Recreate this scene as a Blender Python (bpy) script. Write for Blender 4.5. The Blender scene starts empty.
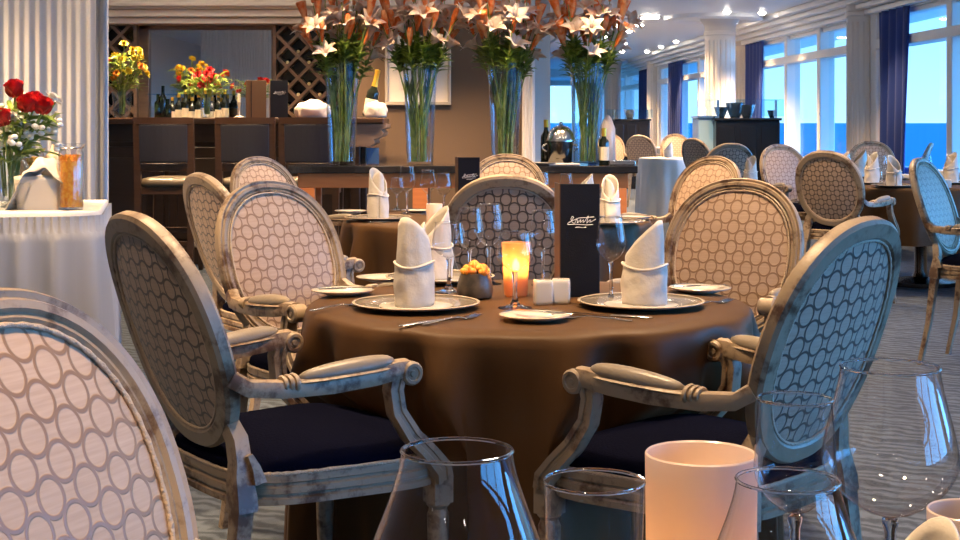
import bpy, math, random
from mathutils import Vector, Matrix
random.seed(7)
PI = math.pi
sin, cos = math.sin, math.cos
SC = bpy.context.scene
COL = SC.collection
FPX, EYE, HORIZON, CX = 1446.0, 1.18, 122.0, 480.0     # focal length in pixels, eye height, horizon row

def X(px, Y): return (px - CX) / FPX * Y
def Z(py, Y): return EYE - (py - HORIZON) / FPX * Y

# ------------------------------------------------------------------ mesh builder
class MB:
    def __init__(s):
        s.v = []; s.f = []; s.mi = []; s.cur = 0
    def add(s, vs, fs):
        o = len(s.v)
        s.v.extend([(float(a[0]), float(a[1]), float(a[2])) for a in vs])
        s.f.extend([tuple(i + o for i in f) for f in fs])
        s.mi.extend([s.cur] * len(fs))
        return s
    def rows(s, rows, closed=True, loop=False, cap0=False, cap1=False):
        n = len(rows[0]); m = len(rows)
        vs = [p for r in rows for p in r]; fs = []
        for i in range(m if loop else m - 1):
            a = i * n; b = ((i + 1) % m) * n
            for j in range(n if closed else n - 1):
                k = (j + 1) % n
                fs.append((a + j, a + k, b + k, b + j))
        if cap0: fs.append(tuple(reversed(range(n))))
        if cap1: fs.append(tuple(range((m - 1) * n, m * n)))
        return s.add(vs, fs)
    def lathe(s, prof, c=(0, 0, 0), n=24, rmod=None, sx=1, sy=1):
        vs = []; fs = []; idx = []
        for (r, z) in prof:
            if r < 1e-6:
                idx.append([len(vs)]); vs.append((c[0], c[1], c[2] + z))
            else:
                row = []
                for j in range(n):
                    a = 2 * PI * j / n
                    rr = r * (rmod(a, z) if rmod else 1)
                    row.append(len(vs)); vs.append((c[0] + sx * rr * cos(a), c[1] + sy * rr * sin(a), c[2] + z))
                idx.append(row)
        for a, b in zip(idx[:-1], idx[1:]):
            for j in range(n):
                k = (j + 1) % n
                if len(a) == 1 and len(b) == 1: continue
                if len(a) == 1: fs.append((a[0], b[k], b[j]))
                elif len(b) == 1: fs.append((a[j], a[k], b[0]))
                else: fs.append((a[j], a[k], b[k], b[j]))
        return s.add(vs, fs)
    def tube(s, path, r, n=8, cap=True, sec=None, up=None):
        P = [Vector(p) for p in path]; m = len(P)
        R = r if isinstance(r, (list, tuple)) else [r] * m
        T = []
        for i in range(m):
            d = P[min(i + 1, m - 1)] - P[max(i - 1, 0)]
            T.append(d.normalized())
        u = Vector(up) if up else (Vector((0, 0, 1)) if abs(T[0].z) < .9 else Vector((1, 0, 0)))
        rows = []
        for i in range(m):
            w = T[i].cross(u)
            if w.length < 1e-5: w = T[i].orthogonal()
            w.normalize(); q = w.cross(T[i]).normalized()
            if not up: u = q
            if sec: row = [P[i] + w * a * R[i] + q * b * R[i] for a, b in sec]
            else: row = [P[i] + (w * cos(2 * PI * j / n) + q * sin(2 * PI * j / n)) * R[i] for j in range(n)]
            rows.append(row)
        return s.rows(rows, True, False, cap, cap)
    def loop(s, path, r, n=6):
        P = [Vector(p) for p in path]; m = len(P); rows = []
        c = sum(P, Vector()) / m
        for i in range(m):
            t = (P[(i + 1) % m] - P[i - 1]).normalized()
            o = (P[i] - c); w = (o - t * o.dot(t)).normalized(); q = t.cross(w)
            rr = r[i] if isinstance(r, list) else r
            rows.append([P[i] + (w * cos(2 * PI * j / n) + q * sin(2 * PI * j / n)) * rr for j in range(n)])
        return s.rows(rows, True, True)
    def box(s, c, d, rz=0.0):
        x, y, z = d[0] / 2, d[1] / 2, d[2] / 2
        vs = []
        for a, b, e in ((-1, -1, -1), (1, -1, -1), (1, 1, -1), (-1, 1, -1), (-1, -1, 1), (1, -1, 1), (1, 1, 1), (-1, 1, 1)):
            px, py = a * x, b * y
            vs.append((c[0] + px * cos(rz) - py * sin(rz), c[1] + px * sin(rz) + py * cos(rz), c[2] + e * z))
        return s.add(vs, [(0, 3, 2, 1), (4, 5, 6, 7), (0, 1, 5, 4), (1, 2, 6, 5), (2, 3, 7, 6), (3, 0, 4, 7)])
    def b2(s, x0, x1, y0, y1, z0, z1):
        return s.box(((x0 + x1) / 2, (y0 + y1) / 2, (z0 + z1) / 2), (abs(x1 - x0), abs(y1 - y0), abs(z1 - z0)))
    def ell(s, c, r, n=14, m=8, rmod=None):
        prof = []
        for i in range(m + 1):
            t = -PI / 2 + PI * i / m
            prof.append((max(0, cos(t)) if 0 < i < m else 0, sin(t)))
        b = MB(); b.lathe(prof, n=n)
        vs = []
        for (x, y, z) in b.v:
            k = rmod(x, y, z) if rmod else 1
            vs.append((c[0] + x * r[0] * k, c[1] + y * r[1] * k, c[2] + z * r[2] * k))
        return s.add(vs, b.f)
    def prism(s, pts, y0, y1):            # outline in x,z, extruded along y
        n = len(pts)
        vs = [(p[0], y0, p[1]) for p in pts] + [(p[0], y1, p[1]) for p in pts]
        fs = [tuple(range(n)), tuple(reversed(range(n, 2 * n)))]
        for i in range(n):
            k = (i + 1) % n; fs.append((i, n + i, n + k, k))
        return s.add(vs, fs)
    def xf(s, M):
        s.v = [tuple(M @ Vector(p)) for p in s.v]; return s
    def build(s, name, mat, parent=None, angle=38, bevel=0, smooth=True, solid=0, sub=0):
        me = bpy.data.meshes.new(name)
        me.from_pydata(s.v, [], s.f)
        mats = mat if isinstance(mat, (list, tuple)) else [mat]
        for m in mats: me.materials.append(m)
        me.polygons.foreach_set('material_index', s.mi)
        if smooth:
            me.polygons.foreach_set('use_smooth', [True] * len(me.polygons))
            me.update()
            me.set_sharp_from_angle(angle=math.radians(angle))
        o = bpy.data.objects.new(name, me); COL.objects.link(o)
        if parent is not None: o.parent = parent
        if solid:
            md = o.modifiers.new('thick', 'SOLIDIFY'); md.thickness = solid; md.offset = 0
        if bevel:
            md = o.modifiers.new('edge', 'BEVEL'); md.width = bevel; md.segments = 2; md.limit_method = 'ANGLE'
        if sub:
            md = o.modifiers.new('sub', 'SUBSURF'); md.levels = sub; md.render_levels = sub
        return o

def tag(o, label, cat, group=None, loc=None, rz=None):
    o['label'] = label; o['category'] = cat
    if group: o['group'] = group
    if loc is not None: o.location = loc
    if rz is not None: o.rotation_euler = (0, 0, rz)
    return o
def thing(name, label, cat, loc=(0, 0, 0), rz=0, group=None):
    o = bpy.data.objects.new(name, None); COL.objects.link(o)
    o.empty_display_size = .05
    return tag(o, label, cat, group, loc, rz)
def struct(o):
    o['kind'] = 'structure'; return o
KIDS = {}
def dup(root, label, loc, rz=0, group=None, scale=None):
    c = root.copy(); COL.objects.link(c)
    c['label'] = label
    if group: c['group'] = group
    c.location = loc; c.rotation_euler = (0, 0, rz)
    if scale: c.scale = scale if isinstance(scale, tuple) else (scale,) * 3
    for ch in root.children:
        d = ch.copy(); COL.objects.link(d); d.parent = c
        for g in ch.children:
            e = g.copy(); COL.objects.link(e); e.parent = d
    return c
class Kind:
    """first placement moves the prototype itself, later ones are copies"""
    def __init__(s, root): s.root = root; s.used = False
    def put(s, label, loc, rz=0, group=None, scale=None):
        if not s.used:
            s.used = True; o = s.root
            tag(o, label, o['category'], group, loc, rz)
            if scale: o.scale = scale if isinstance(scale, tuple) else (scale,) * 3
            return o
        return dup(s.root, label, loc, rz, group, scale)

# ------------------------------------------------------------------ materials
def newmat(name):
    m = bpy.data.materials.new(name); m.use_nodes = True
    nt = m.node_tree; b = nt.nodes['Principled BSDF']
    return m, nt, b
def N(nt, t, **k):
    n = nt.nodes.new(t)
    for a, v in k.items(): setattr(n, a, v)
    return n
def L(nt, a, b): nt.links.new(a, b)
def c4(c): return (c[0], c[1], c[2], 1)
def plain(name, col, rough=.5, metal=0, var=0, scale=20, bump=0, bscale=60, sheen=0, coat=0, trans=0, emit=0, ior=1.45, spec=.5):
    m, nt, b = newmat(name)
    b.inputs['Base Color'].default_value = c4(col)
    b.inputs['Roughness'].default_value = rough
    b.inputs['Metallic'].default_value = metal
    b.inputs['IOR'].default_value = ior
    b.inputs['Specular IOR Level'].default_value = spec
    if sheen: b.inputs['Sheen Weight'].default_value = sheen
    if coat: b.inputs['Coat Weight'].default_value = coat
    if trans: b.inputs['Transmission Weight'].default_value = trans
    if emit:
        b.inputs['Emission Color'].default_value = c4(col); b.inputs['Emission Strength'].default_value = emit
    tc = N(nt, 'ShaderNodeTexCoord')
    if var:
        no = N(nt, 'ShaderNodeTexNoise'); no.inputs['Scale'].default_value = scale; no.inputs['Detail'].default_value = 4
        L(nt, tc.outputs['Object'], no.inputs['Vector'])
        mx = N(nt, 'ShaderNodeMix', data_type='RGBA')
        mx.inputs[6].default_value = c4([max(0, a * (1 - var)) for a in col]); mx.inputs[7].default_value = c4([min(1, a * (1 + var)) for a in col])
        L(nt, no.outputs['Fac'], mx.inputs[0]); L(nt, mx.outputs[2], b.inputs['Base Color'])
    if bump:
        no = N(nt, 'ShaderNodeTexNoise'); no.inputs['Scale'].default_value = bscale; no.inputs['Detail'].default_value = 3
        L(nt, tc.outputs['Object'], no.inputs['Vector'])
        bp = N(nt, 'ShaderNodeBump'); bp.inputs['Strength'].default_value = bump; bp.inputs['Distance'].default_value = .01
        L(nt, no.outputs['Fac'], bp.inputs['Height']); L(nt, bp.outputs['Normal'], b.inputs['Normal'])
    return m
def math_(nt, op, a, b=None, c=None):
    n = N(nt, 'ShaderNodeMath', operation=op)
    for i, v in enumerate((a, b, c)):
        if v is None: continue
        if isinstance(v, (int, float)): n.inputs[i].default_value = v
        else: L(nt, v, n.inputs[i])
    return n.outputs[0]

def fabric_circles(name, ringcol):
    m, nt, b = newmat(name)
    tc = N(nt, 'ShaderNodeTexCoord'); sp = N(nt, 'ShaderNodeSeparateXYZ'); L(nt, tc.outputs['Object'], sp.inputs[0])
    px, pz, rx, rz = .0570, .0610, .0200, .0218
    ds = []
    for off in (0.0, .5):
        fx = math_(nt, 'SUBTRACT', math_(nt, 'FRACT', math_(nt, 'ADD', math_(nt, 'DIVIDE', sp.outputs[0], px), 20 + off)), .5)
        fz = math_(nt, 'SUBTRACT', math_(nt, 'FRACT', math_(nt, 'ADD', math_(nt, 'DIVIDE', sp.outputs[2], pz), 20 + off)), .5)
        qx = math_(nt, 'MULTIPLY', fx, px / rx); qz = math_(nt, 'MULTIPLY', fz, pz / rz)
        ds.append(math_(nt, 'SQRT', math_(nt, 'ADD', math_(nt, 'MULTIPLY', qx, qx), math_(nt, 'MULTIPLY', qz, qz))))
    d = math_(nt, 'MINIMUM', ds[0], ds[1])
    e = math_(nt, 'ABSOLUTE', math_(nt, 'SUBTRACT', d, .93))
    mr = N(nt, 'ShaderNodeMapRange'); mr.interpolation_type = 'SMOOTHSTEP'
    mr.inputs[1].default_value = .07; mr.inputs[2].default_value = .16; mr.inputs[3].default_value = 1; mr.inputs[4].default_value = 0
    L(nt, e, mr.inputs[0]); ring = mr.outputs[0]
    # slubbed silk ground: streaks along x
    mp = N(nt, 'ShaderNodeMapping'); mp.inputs['Scale'].default_value = (14, 14, 260); L(nt, tc.outputs['Object'], mp.inputs[0])
    no = N(nt, 'ShaderNodeTexNoise'); no.inputs['Scale'].default_value = 1; no.inputs['Detail'].default_value = 3; L(nt, mp.outputs[0], no.inputs['Vector'])
    g = N(nt, 'ShaderNodeMix', data_type='RGBA'); g.inputs[6].default_value = (.36, .240, .160, 1); g.inputs[7].default_value = (.55, .395, .285, 1)
    L(nt, no.outputs['Fac'], g.inputs[0])
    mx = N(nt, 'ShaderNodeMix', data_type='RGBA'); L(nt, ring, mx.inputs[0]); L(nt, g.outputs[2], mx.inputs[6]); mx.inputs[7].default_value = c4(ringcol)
    L(nt, mx.outputs[2], b.inputs['Base Color'])
    rr = N(nt, 'ShaderNodeMapRange'); rr.inputs[3].default_value = .62; rr.inputs[4].default_value = .38; L(nt, ring, rr.inputs[0]); L(nt, rr.outputs[0], b.inputs['Roughness'])
    hh = math_(nt, 'ADD', math_(nt, 'MULTIPLY', ring, 1.0), math_(nt, 'MULTIPLY', no.outputs['Fac'], .15))
    bp = N(nt, 'ShaderNodeBump'); bp.inputs['Strength'].default_value = .5; bp.inputs['Distance'].default_value = .0015
    L(nt, hh, bp.inputs['Height']); L(nt, bp.outputs['Normal'], b.inputs['Normal'])
    b.inputs['Sheen Weight'].default_value = .15
    return m
def worn_wood(name, pale, brown, lo=.52, hi=.68, scale=7):
    m, nt, b = newmat(name)
    tc = N(nt, 'ShaderNodeTexCoord')
    no = N(nt, 'ShaderNodeTexNoise'); no.inputs['Scale'].default_value = scale; no.inputs['Detail'].default_value = 8; no.inputs['Roughness'].default_value = .65
    L(nt, tc.outputs['Object'], no.inputs['Vector'])
    n2 = N(nt, 'ShaderNodeTexNoise'); n2.inputs['Scale'].default_value = 60; n2.inputs['Detail'].default_value = 4; L(nt, tc.outputs['Object'], n2.inputs['Vector'])
    mr = N(nt, 'ShaderNodeMapRange'); mr.interpolation_type = 'SMOOTHSTEP'; mr.inputs[1].default_value = lo; mr.inputs[2].default_value = hi
    L(nt, math_(nt, 'ADD', no.outputs['Fac'], math_(nt, 'MULTIPLY', math_(nt, 'SUBTRACT', n2.outputs['Fac'], .5), .25)), mr.inputs[0])
    mx = N(nt, 'ShaderNodeMix', data_type='RGBA'); mx.inputs[6].default_value = c4(pale); mx.inputs[7].default_value = c4(brown)
    L(nt, mr.outputs[0], mx.inputs[0]); L(nt, mx.outputs[2], b.inputs['Base Color'])
    b.inputs['Roughness'].default_value = .42
    bp = N(nt, 'ShaderNodeBump'); bp.inputs['Strength'].default_value = .25; bp.inputs['Distance'].default_value = .003
    L(nt, n2.outputs['Fac'], bp.inputs['Height']); L(nt, bp.outputs['Normal'], b.inputs['Normal'])
    return m
def wood(name, a, bcol, rough=.35, scale=(3, 30, 30)):
    m, nt, b = newmat(name)
    tc = N(nt, 'ShaderNodeTexCoord'); mp = N(nt, 'ShaderNodeMapping'); mp.inputs['Scale'].default_value = scale; L(nt, tc.outputs['Object'], mp.inputs[0])
    no = N(nt, 'ShaderNodeTexNoise'); no.inputs['Scale'].default_value = 1.5; no.inputs['Detail'].default_value = 6; L(nt, mp.outputs[0], no.inputs['Vector'])
    mx = N(nt, 'ShaderNodeMix', data_type='RGBA'); mx.inputs[6].default_value = c4(a); mx.inputs[7].default_value = c4(bcol)
    L(nt, no.outputs['Fac'], mx.inputs[0]); L(nt, mx.outputs[2], b.inputs['Base Color']); b.inputs['Roughness'].default_value = rough
    return m
def carpet():
    m, nt, b = newmat('wavy_carpet')
    tc = N(nt, 'ShaderNodeTexCoord'); mp = N(nt, 'ShaderNodeMapping'); mp.inputs['Rotation'].default_value = (0, 0, .5); L(nt, tc.outputs['Object'], mp.inputs[0])
    w = N(nt, 'ShaderNodeTexWave'); w.wave_profile = 'SIN'; w.bands_direction = 'Y'
    w.inputs['Scale'].default_value = 4.5; w.inputs['Distortion'].default_value = 7; w.inputs['Detail'].default_value = 3; w.inputs['Detail Scale'].default_value = 2.2
    L(nt, mp.outputs[0], w.inputs['Vector'])
    no = N(nt, 'ShaderNodeTexNoise'); no.inputs['Scale'].default_value = 300; L(nt, tc.outputs['Object'], no.inputs['Vector'])
    r = N(nt, 'ShaderNodeValToRGB'); e = r.color_ramp.elements
    e[0].position = .15; e[0].color = (.022, .031, .047, 1); e[1].position = .75; e[1].color = (.070, .090, .120, 1)
    f = math_(nt, 'ADD', math_(nt, 'MULTIPLY', w.outputs['Fac'], .8), math_(nt, 'MULTIPLY', math_(nt, 'SUBTRACT', no.outputs['Fac'], .4), .35))
    L(nt, f, r.inputs[0]); L(nt, r.outputs[0], b.inputs['Base Color']); b.inputs['Roughness'].default_value = .9
    bp = N(nt, 'ShaderNodeBump'); bp.inputs['Strength'].default_value = .4; bp.inputs['Distance'].default_value = .004
    L(nt, no.outputs['Fac'], bp.inputs['Height']); L(nt, bp.outputs['Normal'], b.inputs['Normal'])
    return m
def glass(name, col=(1, 1, 1), rough=0.0, ior=1.45):
    m, nt, b = newmat(name)
    b.inputs['Base Color'].default_value = c4(col); b.inputs['Roughness'].default_value = rough
    b.inputs['Transmission Weight'].default_value = 1; b.inputs['IOR'].default_value = ior
    return m
def pane_glass(name, tint=(.93, .97, 1), edge=.30, base=.03, pw=6.0):
    m = bpy.data.materials.new(name); m.use_nodes = True; nt = m.node_tree; nt.nodes.clear()
    o = N(nt, 'ShaderNodeOutputMaterial'); t = N(nt, 'ShaderNodeBsdfTransparent'); t.inputs[0].default_value = c4(tint)
    g = N(nt, 'ShaderNodeBsdfGlossy'); g.inputs['Roughness'].default_value = .02
    f = N(nt, 'ShaderNodeLayerWeight'); f.inputs[0].default_value = .5
    fac = math_(nt, 'ADD', math_(nt, 'MULTIPLY', math_(nt, 'POWER', f.outputs['Facing'], pw), edge), base)
    mx = N(nt, 'ShaderNodeMixShader'); L(nt, fac, mx.inputs[0]); L(nt, t.outputs[0], mx.inputs[1]); L(nt, g.outputs[0], mx.inputs[2]); L(nt, mx.outputs[0], o.inputs[0])
    return m
def sheer(name, col=(.8, .8, .82), see=.15):
    m = bpy.data.materials.new(name); m.use_nodes = True; nt = m.node_tree; nt.nodes.clear()
    o = N(nt, 'ShaderNodeOutputMaterial'); d = N(nt, 'ShaderNodeBsdfDiffuse'); d.inputs[0].default_value = c4(col)
    tl = N(nt, 'ShaderNodeBsdfTranslucent'); tl.inputs[0].default_value = c4(col)
    t = N(nt, 'ShaderNodeBsdfTransparent')
    a = N(nt, 'ShaderNodeMixShader'); a.inputs[0].default_value = .4; L(nt, d.outputs[0], a.inputs[1]); L(nt, tl.outputs[0], a.inputs[2])
    b = N(nt, 'ShaderNodeMixShader'); b.inputs[0].default_value = see; L(nt, a.outputs[0], b.inputs[1]); L(nt, t.outputs[0], b.inputs[2]); L(nt, b.outputs[0], o.inputs[0])
    return m
def frosted(name, col, trans=.6, see=0.0):
    m = bpy.data.materials.new(name); m.use_nodes = True; nt = m.node_tree; nt.nodes.clear()
    o = N(nt, 'ShaderNodeOutputMaterial'); d = N(nt, 'ShaderNodeBsdfDiffuse'); d.inputs[0].default_value = c4(col)
    tl = N(nt, 'ShaderNodeBsdfTranslucent'); tl.inputs[0].default_value = c4(col)
    a = N(nt, 'ShaderNodeMixShader'); a.inputs[0].default_value = trans; L(nt, d.outputs[0], a.inputs[1]); L(nt, tl.outputs[0], a.inputs[2])
    g = N(nt, 'ShaderNodeBsdfGlossy'); g.inputs['Roughness'].default_value = .25
    b = N(nt, 'ShaderNodeMixShader'); b.inputs[0].default_value = .06; L(nt, a.outputs[0], b.inputs[1]); L(nt, g.outputs[0], b.inputs[2])
    if see:
        t = N(nt, 'ShaderNodeBsdfTransparent'); t.inputs[0].default_value = c4(col); e = N(nt, 'ShaderNodeMixShader'); e.inputs[0].default_value = see
        L(nt, b.outputs[0], e.inputs[1]); L(nt, t.outputs[0], e.inputs[2]); b = e
    L(nt, b.outputs[0], o.inputs[0])
    return m
def emitter(name, col, s):
    m = bpy.data.materials.new(name); m.use_nodes = True; nt = m.node_tree; nt.nodes.clear()
    o = N(nt, 'ShaderNodeOutputMaterial'); e = N(nt, 'ShaderNodeEmission'); e.inputs[0].default_value = c4(col); e.inputs[1].default_value = s
    L(nt, e.outputs[0], o.inputs[0]); return m
def two_tone(name, a, bcol, scale=12, lo=.4, hi=.6, rough=.5, tl=0):
    m, nt, b = newmat(name)
    tc = N(nt, 'ShaderNodeTexCoord'); no = N(nt, 'ShaderNodeTexNoise'); no.inputs['Scale'].default_value = scale; no.inputs['Detail'].default_value = 3
    L(nt, tc.outputs['Object'], no.inputs['Vector'])
    mr = N(nt, 'ShaderNodeMapRange'); mr.inputs[1].default_value = lo; mr.inputs[2].default_value = hi; L(nt, no.outputs['Fac'], mr.inputs[0])
    mx = N(nt, 'ShaderNodeMix', data_type='RGBA'); mx.inputs[6].default_value = c4(a); mx.inputs[7].default_value = c4(bcol)
    L(nt, mr.outputs[0], mx.inputs[0]); L(nt, mx.outputs[2], b.inputs['Base Color']); b.inputs['Roughness'].default_value = rough
    if tl:
        t = N(nt, 'ShaderNodeBsdfTranslucent'); L(nt, mx.outputs[2], t.inputs[0]); x = N(nt, 'ShaderNodeMixShader'); x.inputs[0].default_value = tl
        L(nt, b.outputs[0], x.inputs[1]); L(nt, t.outputs[0], x.inputs[2]); L(nt, x.outputs[0], nt.nodes['Material Output'].inputs[0])
    return m

M = {}
M['fabric'] = fabric_circles('chair_front_fabric', (.24, .14, .082))
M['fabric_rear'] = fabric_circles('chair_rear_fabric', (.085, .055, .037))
M['frame'] = worn_wood('greywashed_wood', (.33, .245, .162), (.095, .045, .020), .47, .64, 10)
M['pad'] = plain('arm_pad_leather', (.25, .205, .155), .35, var=.12, scale=8, bump=.1, bscale=90)
M['gimp'] = plain('gimp_braid', (.50, .38, .27), .6, bump=.5, bscale=200)
M['velvet'] = plain('navy_velvet', (.0025, .003, .010), .95, spec=.02, bump=.2, bscale=180)
M['brown_cloth'] = plain('brown_satin_cloth', (.078, .039, .015), .5, var=.08, scale=3, bump=.06, bscale=350, spec=.18)
M['white_cloth'] = plain('white_linen', (.58, .57, .55), .75, bump=.15, bscale=160)
M['napkin'] = plain('white_napkin_linen', (.60, .55, .48), .8, bump=.2, bscale=60)
M['china'] = plain('white_china', (.66, .62, .56), .15, coat=.3)
M['charger'] = plain('grey_charger_china', (.22, .19, .16), .18, coat=.5)
M['rimgold'] = plain('pale_plate_rim', (.62, .52, .40), .25, .3)
M['steel'] = plain('polished_steel', (.75, .73, .70), .16, 1)
M['darksteel'] = plain('dark_polished_metal', (.16, .15, .14), .2, 1)
M['glass'] = glass('clear_glass')
M['vase_glass'] = pane_glass('vase_glass', (.93, .97, 1), .75, .06, 3.0)
M['thin_glass'] = pane_glass('thin_wine_glass', (.96, .965, .97), .85, .045, 3.2)
M['water'] = glass('vase_water', (.97, 1, 1), 0, 1.33)
M['pane'] = pane_glass('window_pane')
M['guard'] = pane_glass('guard_glass', (.80, .92, 1))
M['frost'] = frosted('frosted_candle_glass', (.86, .72, .62), .5)
M['amber'] = frosted('amber_frosted_glass', (.95, .60, .34), .6, .40)
M['flame_low'] = emitter('low_candle_flame', (1, .60, .18), 14)
M['flame'] = emitter('candle_flame', (1, .74, .26), 90)
M['wax'] = plain('candle_wax', (.9, .75, .5), .5)
M['menu'] = plain('black_menu_leatherette', (.008, .010, .018), .5, bump=.1, bscale=300, spec=.2)
M['menu_in'] = plain('brown_menu_edge', (.10, .055, .03), .5)
M['silver_ink'] = plain('silver_foil_print', (.85, .85, .85), .3)
M['pot'] = two_tone('dark_bronze_pot', (.035, .028, .022), (.11, .085, .06), 25, rough=.35)
M['orange_petal'] = two_tone('orange_petals', (.75, .20, .02), (.95, .42, .05), 40, rough=.5)
M['red_petal'] = two_tone('red_rose_petals', (.35, .004, .006), (.62, .012, .012), 40, rough=.5)
M['yellow_petal'] = two_tone('yellow_petals', (.92, .62, .03), (1, .82, .10), 30, rough=.5)
M['white_petal'] = two_tone('white_small_petals', (.75, .70, .60), (.88, .84, .76), 30, rough=.5)
M['lily_bud'] = two_tone('orange_lily_bud', (.92, .22, .03), (.98, .52, .24), 22, rough=.45, tl=.3)
M['lily'] = two_tone('pale_lily_petal', (.93, .82, .74), (.86, .46, .26), 16, .5, .72, rough=.45, tl=.45)
M['leaf'] = two_tone('green_leaf', (.10, .18, .025), (.30, .40, .075), 18, rough=.4, tl=.25)
M['stem'] = two_tone('green_stem', (.15, .22, .035), (.34, .38, .10), 14, rough=.4)
M['wall_cream'] = plain('cream_paint', (.60, .55, .49), .6)
M['soffit'] = plain('soffit_paint', (.88, .76, .64), .5)
M['white_paint'] = plain('white_panelling', (.80, .75, .70), .4)
M['col_paint'] = plain('column_paint', (.74, .66, .58), .5)
M['ceil'] = plain('ceiling_paint', (.80, .80, .82), .38)
M['brown_wall'] = plain('brown_wall_covering', (.140, .088, .052), .55, var=.06, scale=2, bump=.05)
M['bar_wood'] = wood('dark_bar_wood', (.011, .0055, .003), (.030, .015, .008))
M['stool_wood'] = wood('stool_wood', (.038, .017, .008), (.090, .042, .020))
M['rack_wood'] = wood('rack_wood', (.20, .12, .075), (.34, .22, .15))
M['frame_wood'] = wood('mirror_frame_wood', (.16, .10, .07), (.28, .19, .14))
M['orange_wood'] = wood('orange_wood', (.50, .14, .038), (.70, .25, .08))
M['black_top'] = plain('black_polished_top', (.012, .012, .014), .12, coat=.4)
M['black'] = plain('black_lacquer', (.010, .011, .015), .25)
M['leather'] = plain('dark_grey_leather', (.045, .042, .048), .28, bump=.1, bscale=60)
M['seat_leather'] = plain('olive_leather', (.13, .10, .065), .3, bump=.1, bscale=60)
M['mirror'] = plain('mirror_silver', (.9, .88, .85), .02, 1)
M['navy'] = plain('navy_drape', (.004, .024, .16), .75, sheen=.1)
M['sheer'] = sheer('sheer_curtain', (.84, .83, .84), .10)
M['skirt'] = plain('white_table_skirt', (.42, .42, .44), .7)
M['cork'] = plain('cork', (.5, .36, .2), .8)
M['foil'] = plain('gold_foil', (.85, .50, .06), .3, .7)
M['capsule'] = plain('pale_gold_capsule', (.88, .78, .45), .4)
M['bottle'] = glass('green_bottle_glass', (.04, .10, .03), 0, 1.5)
M['dark_bottle'] = plain('dark_bottle_glass', (.010, .014, .010), .08, coat=.5)
M['label'] = plain('paper_bottle_label', (.72, .62, .45), .6)
M['pasta'] = two_tone('orange_pasta', (.75, .28, .03), (.90, .50, .10), 60, rough=.5)
M['spaghetti'] = two_tone('amber_spaghetti', (.85, .30, .02), (.95, .48, .06), 90, rough=.4)
M['onion'] = plain('pale_onion_skin', (.72, .52, .33), .45, var=.15, scale=30)
M['matboard'] = plain('cream_mat_board', (.86, .76, .62), .8)
M['art'] = two_tone('faint_art_print', (.80, .72, .60), (.72, .60, .48), 9, rough=.8)
M['bag_blue'] = plain('blue_glass_panel', (.10, .22, .42), .2, coat=.4)
M['card'] = plain('white_card', (.78, .75, .72), .6)
M['lens'] = emitter('lamp_lens', (1, .90, .76), 34)
M['carpet'] = carpet()
M['tan_napkin'] = plain('tan_napkin', (.62, .42, .20), .7, bump=.1)
M['bundle'] = plain('clear_wrap', (.72, .68, .62), .35)
M['lightblue'] = plain('pale_blue_display', (.35, .55, .75), .3)
# ------------------------------------------------------------------ the room
WANG = .035
WM = Matrix.Translation((4.82, 0, 0)) @ Matrix.Rotation(WANG, 4, 'Z')
def wallpt(Y, off=0, z=0):
    return WM @ Vector((off, Y, z))
CEIL, HEAD, SILL, TR0, TR1 = 2.60, 2.335, .66, 1.965, 2.065

struct(MB().b2(-5.4, 6.2, -4.3, 42.5, -.06, 0).build('floor', M['carpet'], smooth=False))
struct(MB().b2(-5.4, 6.2, -4.3, 42.5, CEIL, CEIL + .1).build('ceiling', M['ceil'], smooth=False))
struct(MB().b2(-5.4, -5.2, -4.2, 42.3, 0, CEIL).build('wall_left', M['wall_cream'], smooth=False))
struct(MB().b2(-5.2, 5.2, -4.2, -4.0, 0, CEIL).build('wall_back', M['wall_cream'], smooth=False))

bays = [(-3.6, 1.6), (2.4, 9.4), (10.2, 15.6), (16.35, 21.75), (22.7, 30.4), (31.2, 41.6)]
mull = [(-1.8, 0), (4.2, 5.9, 7.6), (11.8, 13.4), (17.9, 19.55), (24.2, 25.9, 28.0), (33.2, 35.6, 38)]
w = MB()
w.b2(0, .22, -4.2, 42.2, 0, SILL); w.b2(0, .22, -4.2, 42.2, HEAD, CEIL)
piers = [(-4.2, -3.6)] + [(bays[i][1], bays[i + 1][0]) for i in range(5)] + [(41.6, 42.2)]
for a, b in piers: w.b2(0, .22, a, b, SILL, HEAD)
struct(w.xf(WM).build('wall_right', M['white_paint'], smooth=False))
c = MB()
for (o, z0, z1) in ((-.34, 2.53, 2.60), (-.24, 2.47, 2.53), (-.15, 2.41, 2.47), (-.07, 2.35, 2.41)):
    c.b2(o, .0, -4.0, 42.0, z0, z1)
struct(c.xf(WM).build('trim_1', M['white_paint'], smooth=False, bevel=.012))
s_ = MB(); s_.b2(-.10, .05, -4.0, 42.0, SILL - .04, SILL)
struct(s_.xf(WM).build('trim_2', M['white_paint'], smooth=False, bevel=.008))
for i, (a, b) in enumerate(bays):
    f = MB(); t = .07
    f.b2(.03, .17, a, a + t, SILL, HEAD); f.b2(.03, .17, b - t, b, SILL, HEAD)
    f.b2(.03, .17, a, b, SILL, SILL + .06); f.b2(.03, .17, a, b, HEAD - .05, HEAD)
    f.b2(-.02, .19, a, b, TR0, TR1)
    for y in mull[i]:
        f.b2(-.01, .18, y - .07, y + .07, SILL, HEAD)
    fo = struct(f.xf(WM).build('window_%d' % (i + 1), M['white_paint'], smooth=False, bevel=.01))
    g = MB(); g.b2(.10, .108, a + .02, b - .02, SILL + .02, HEAD - .02)
    g.xf(WM).build('glass_pane', M['pane'], fo, smooth=False)

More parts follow.
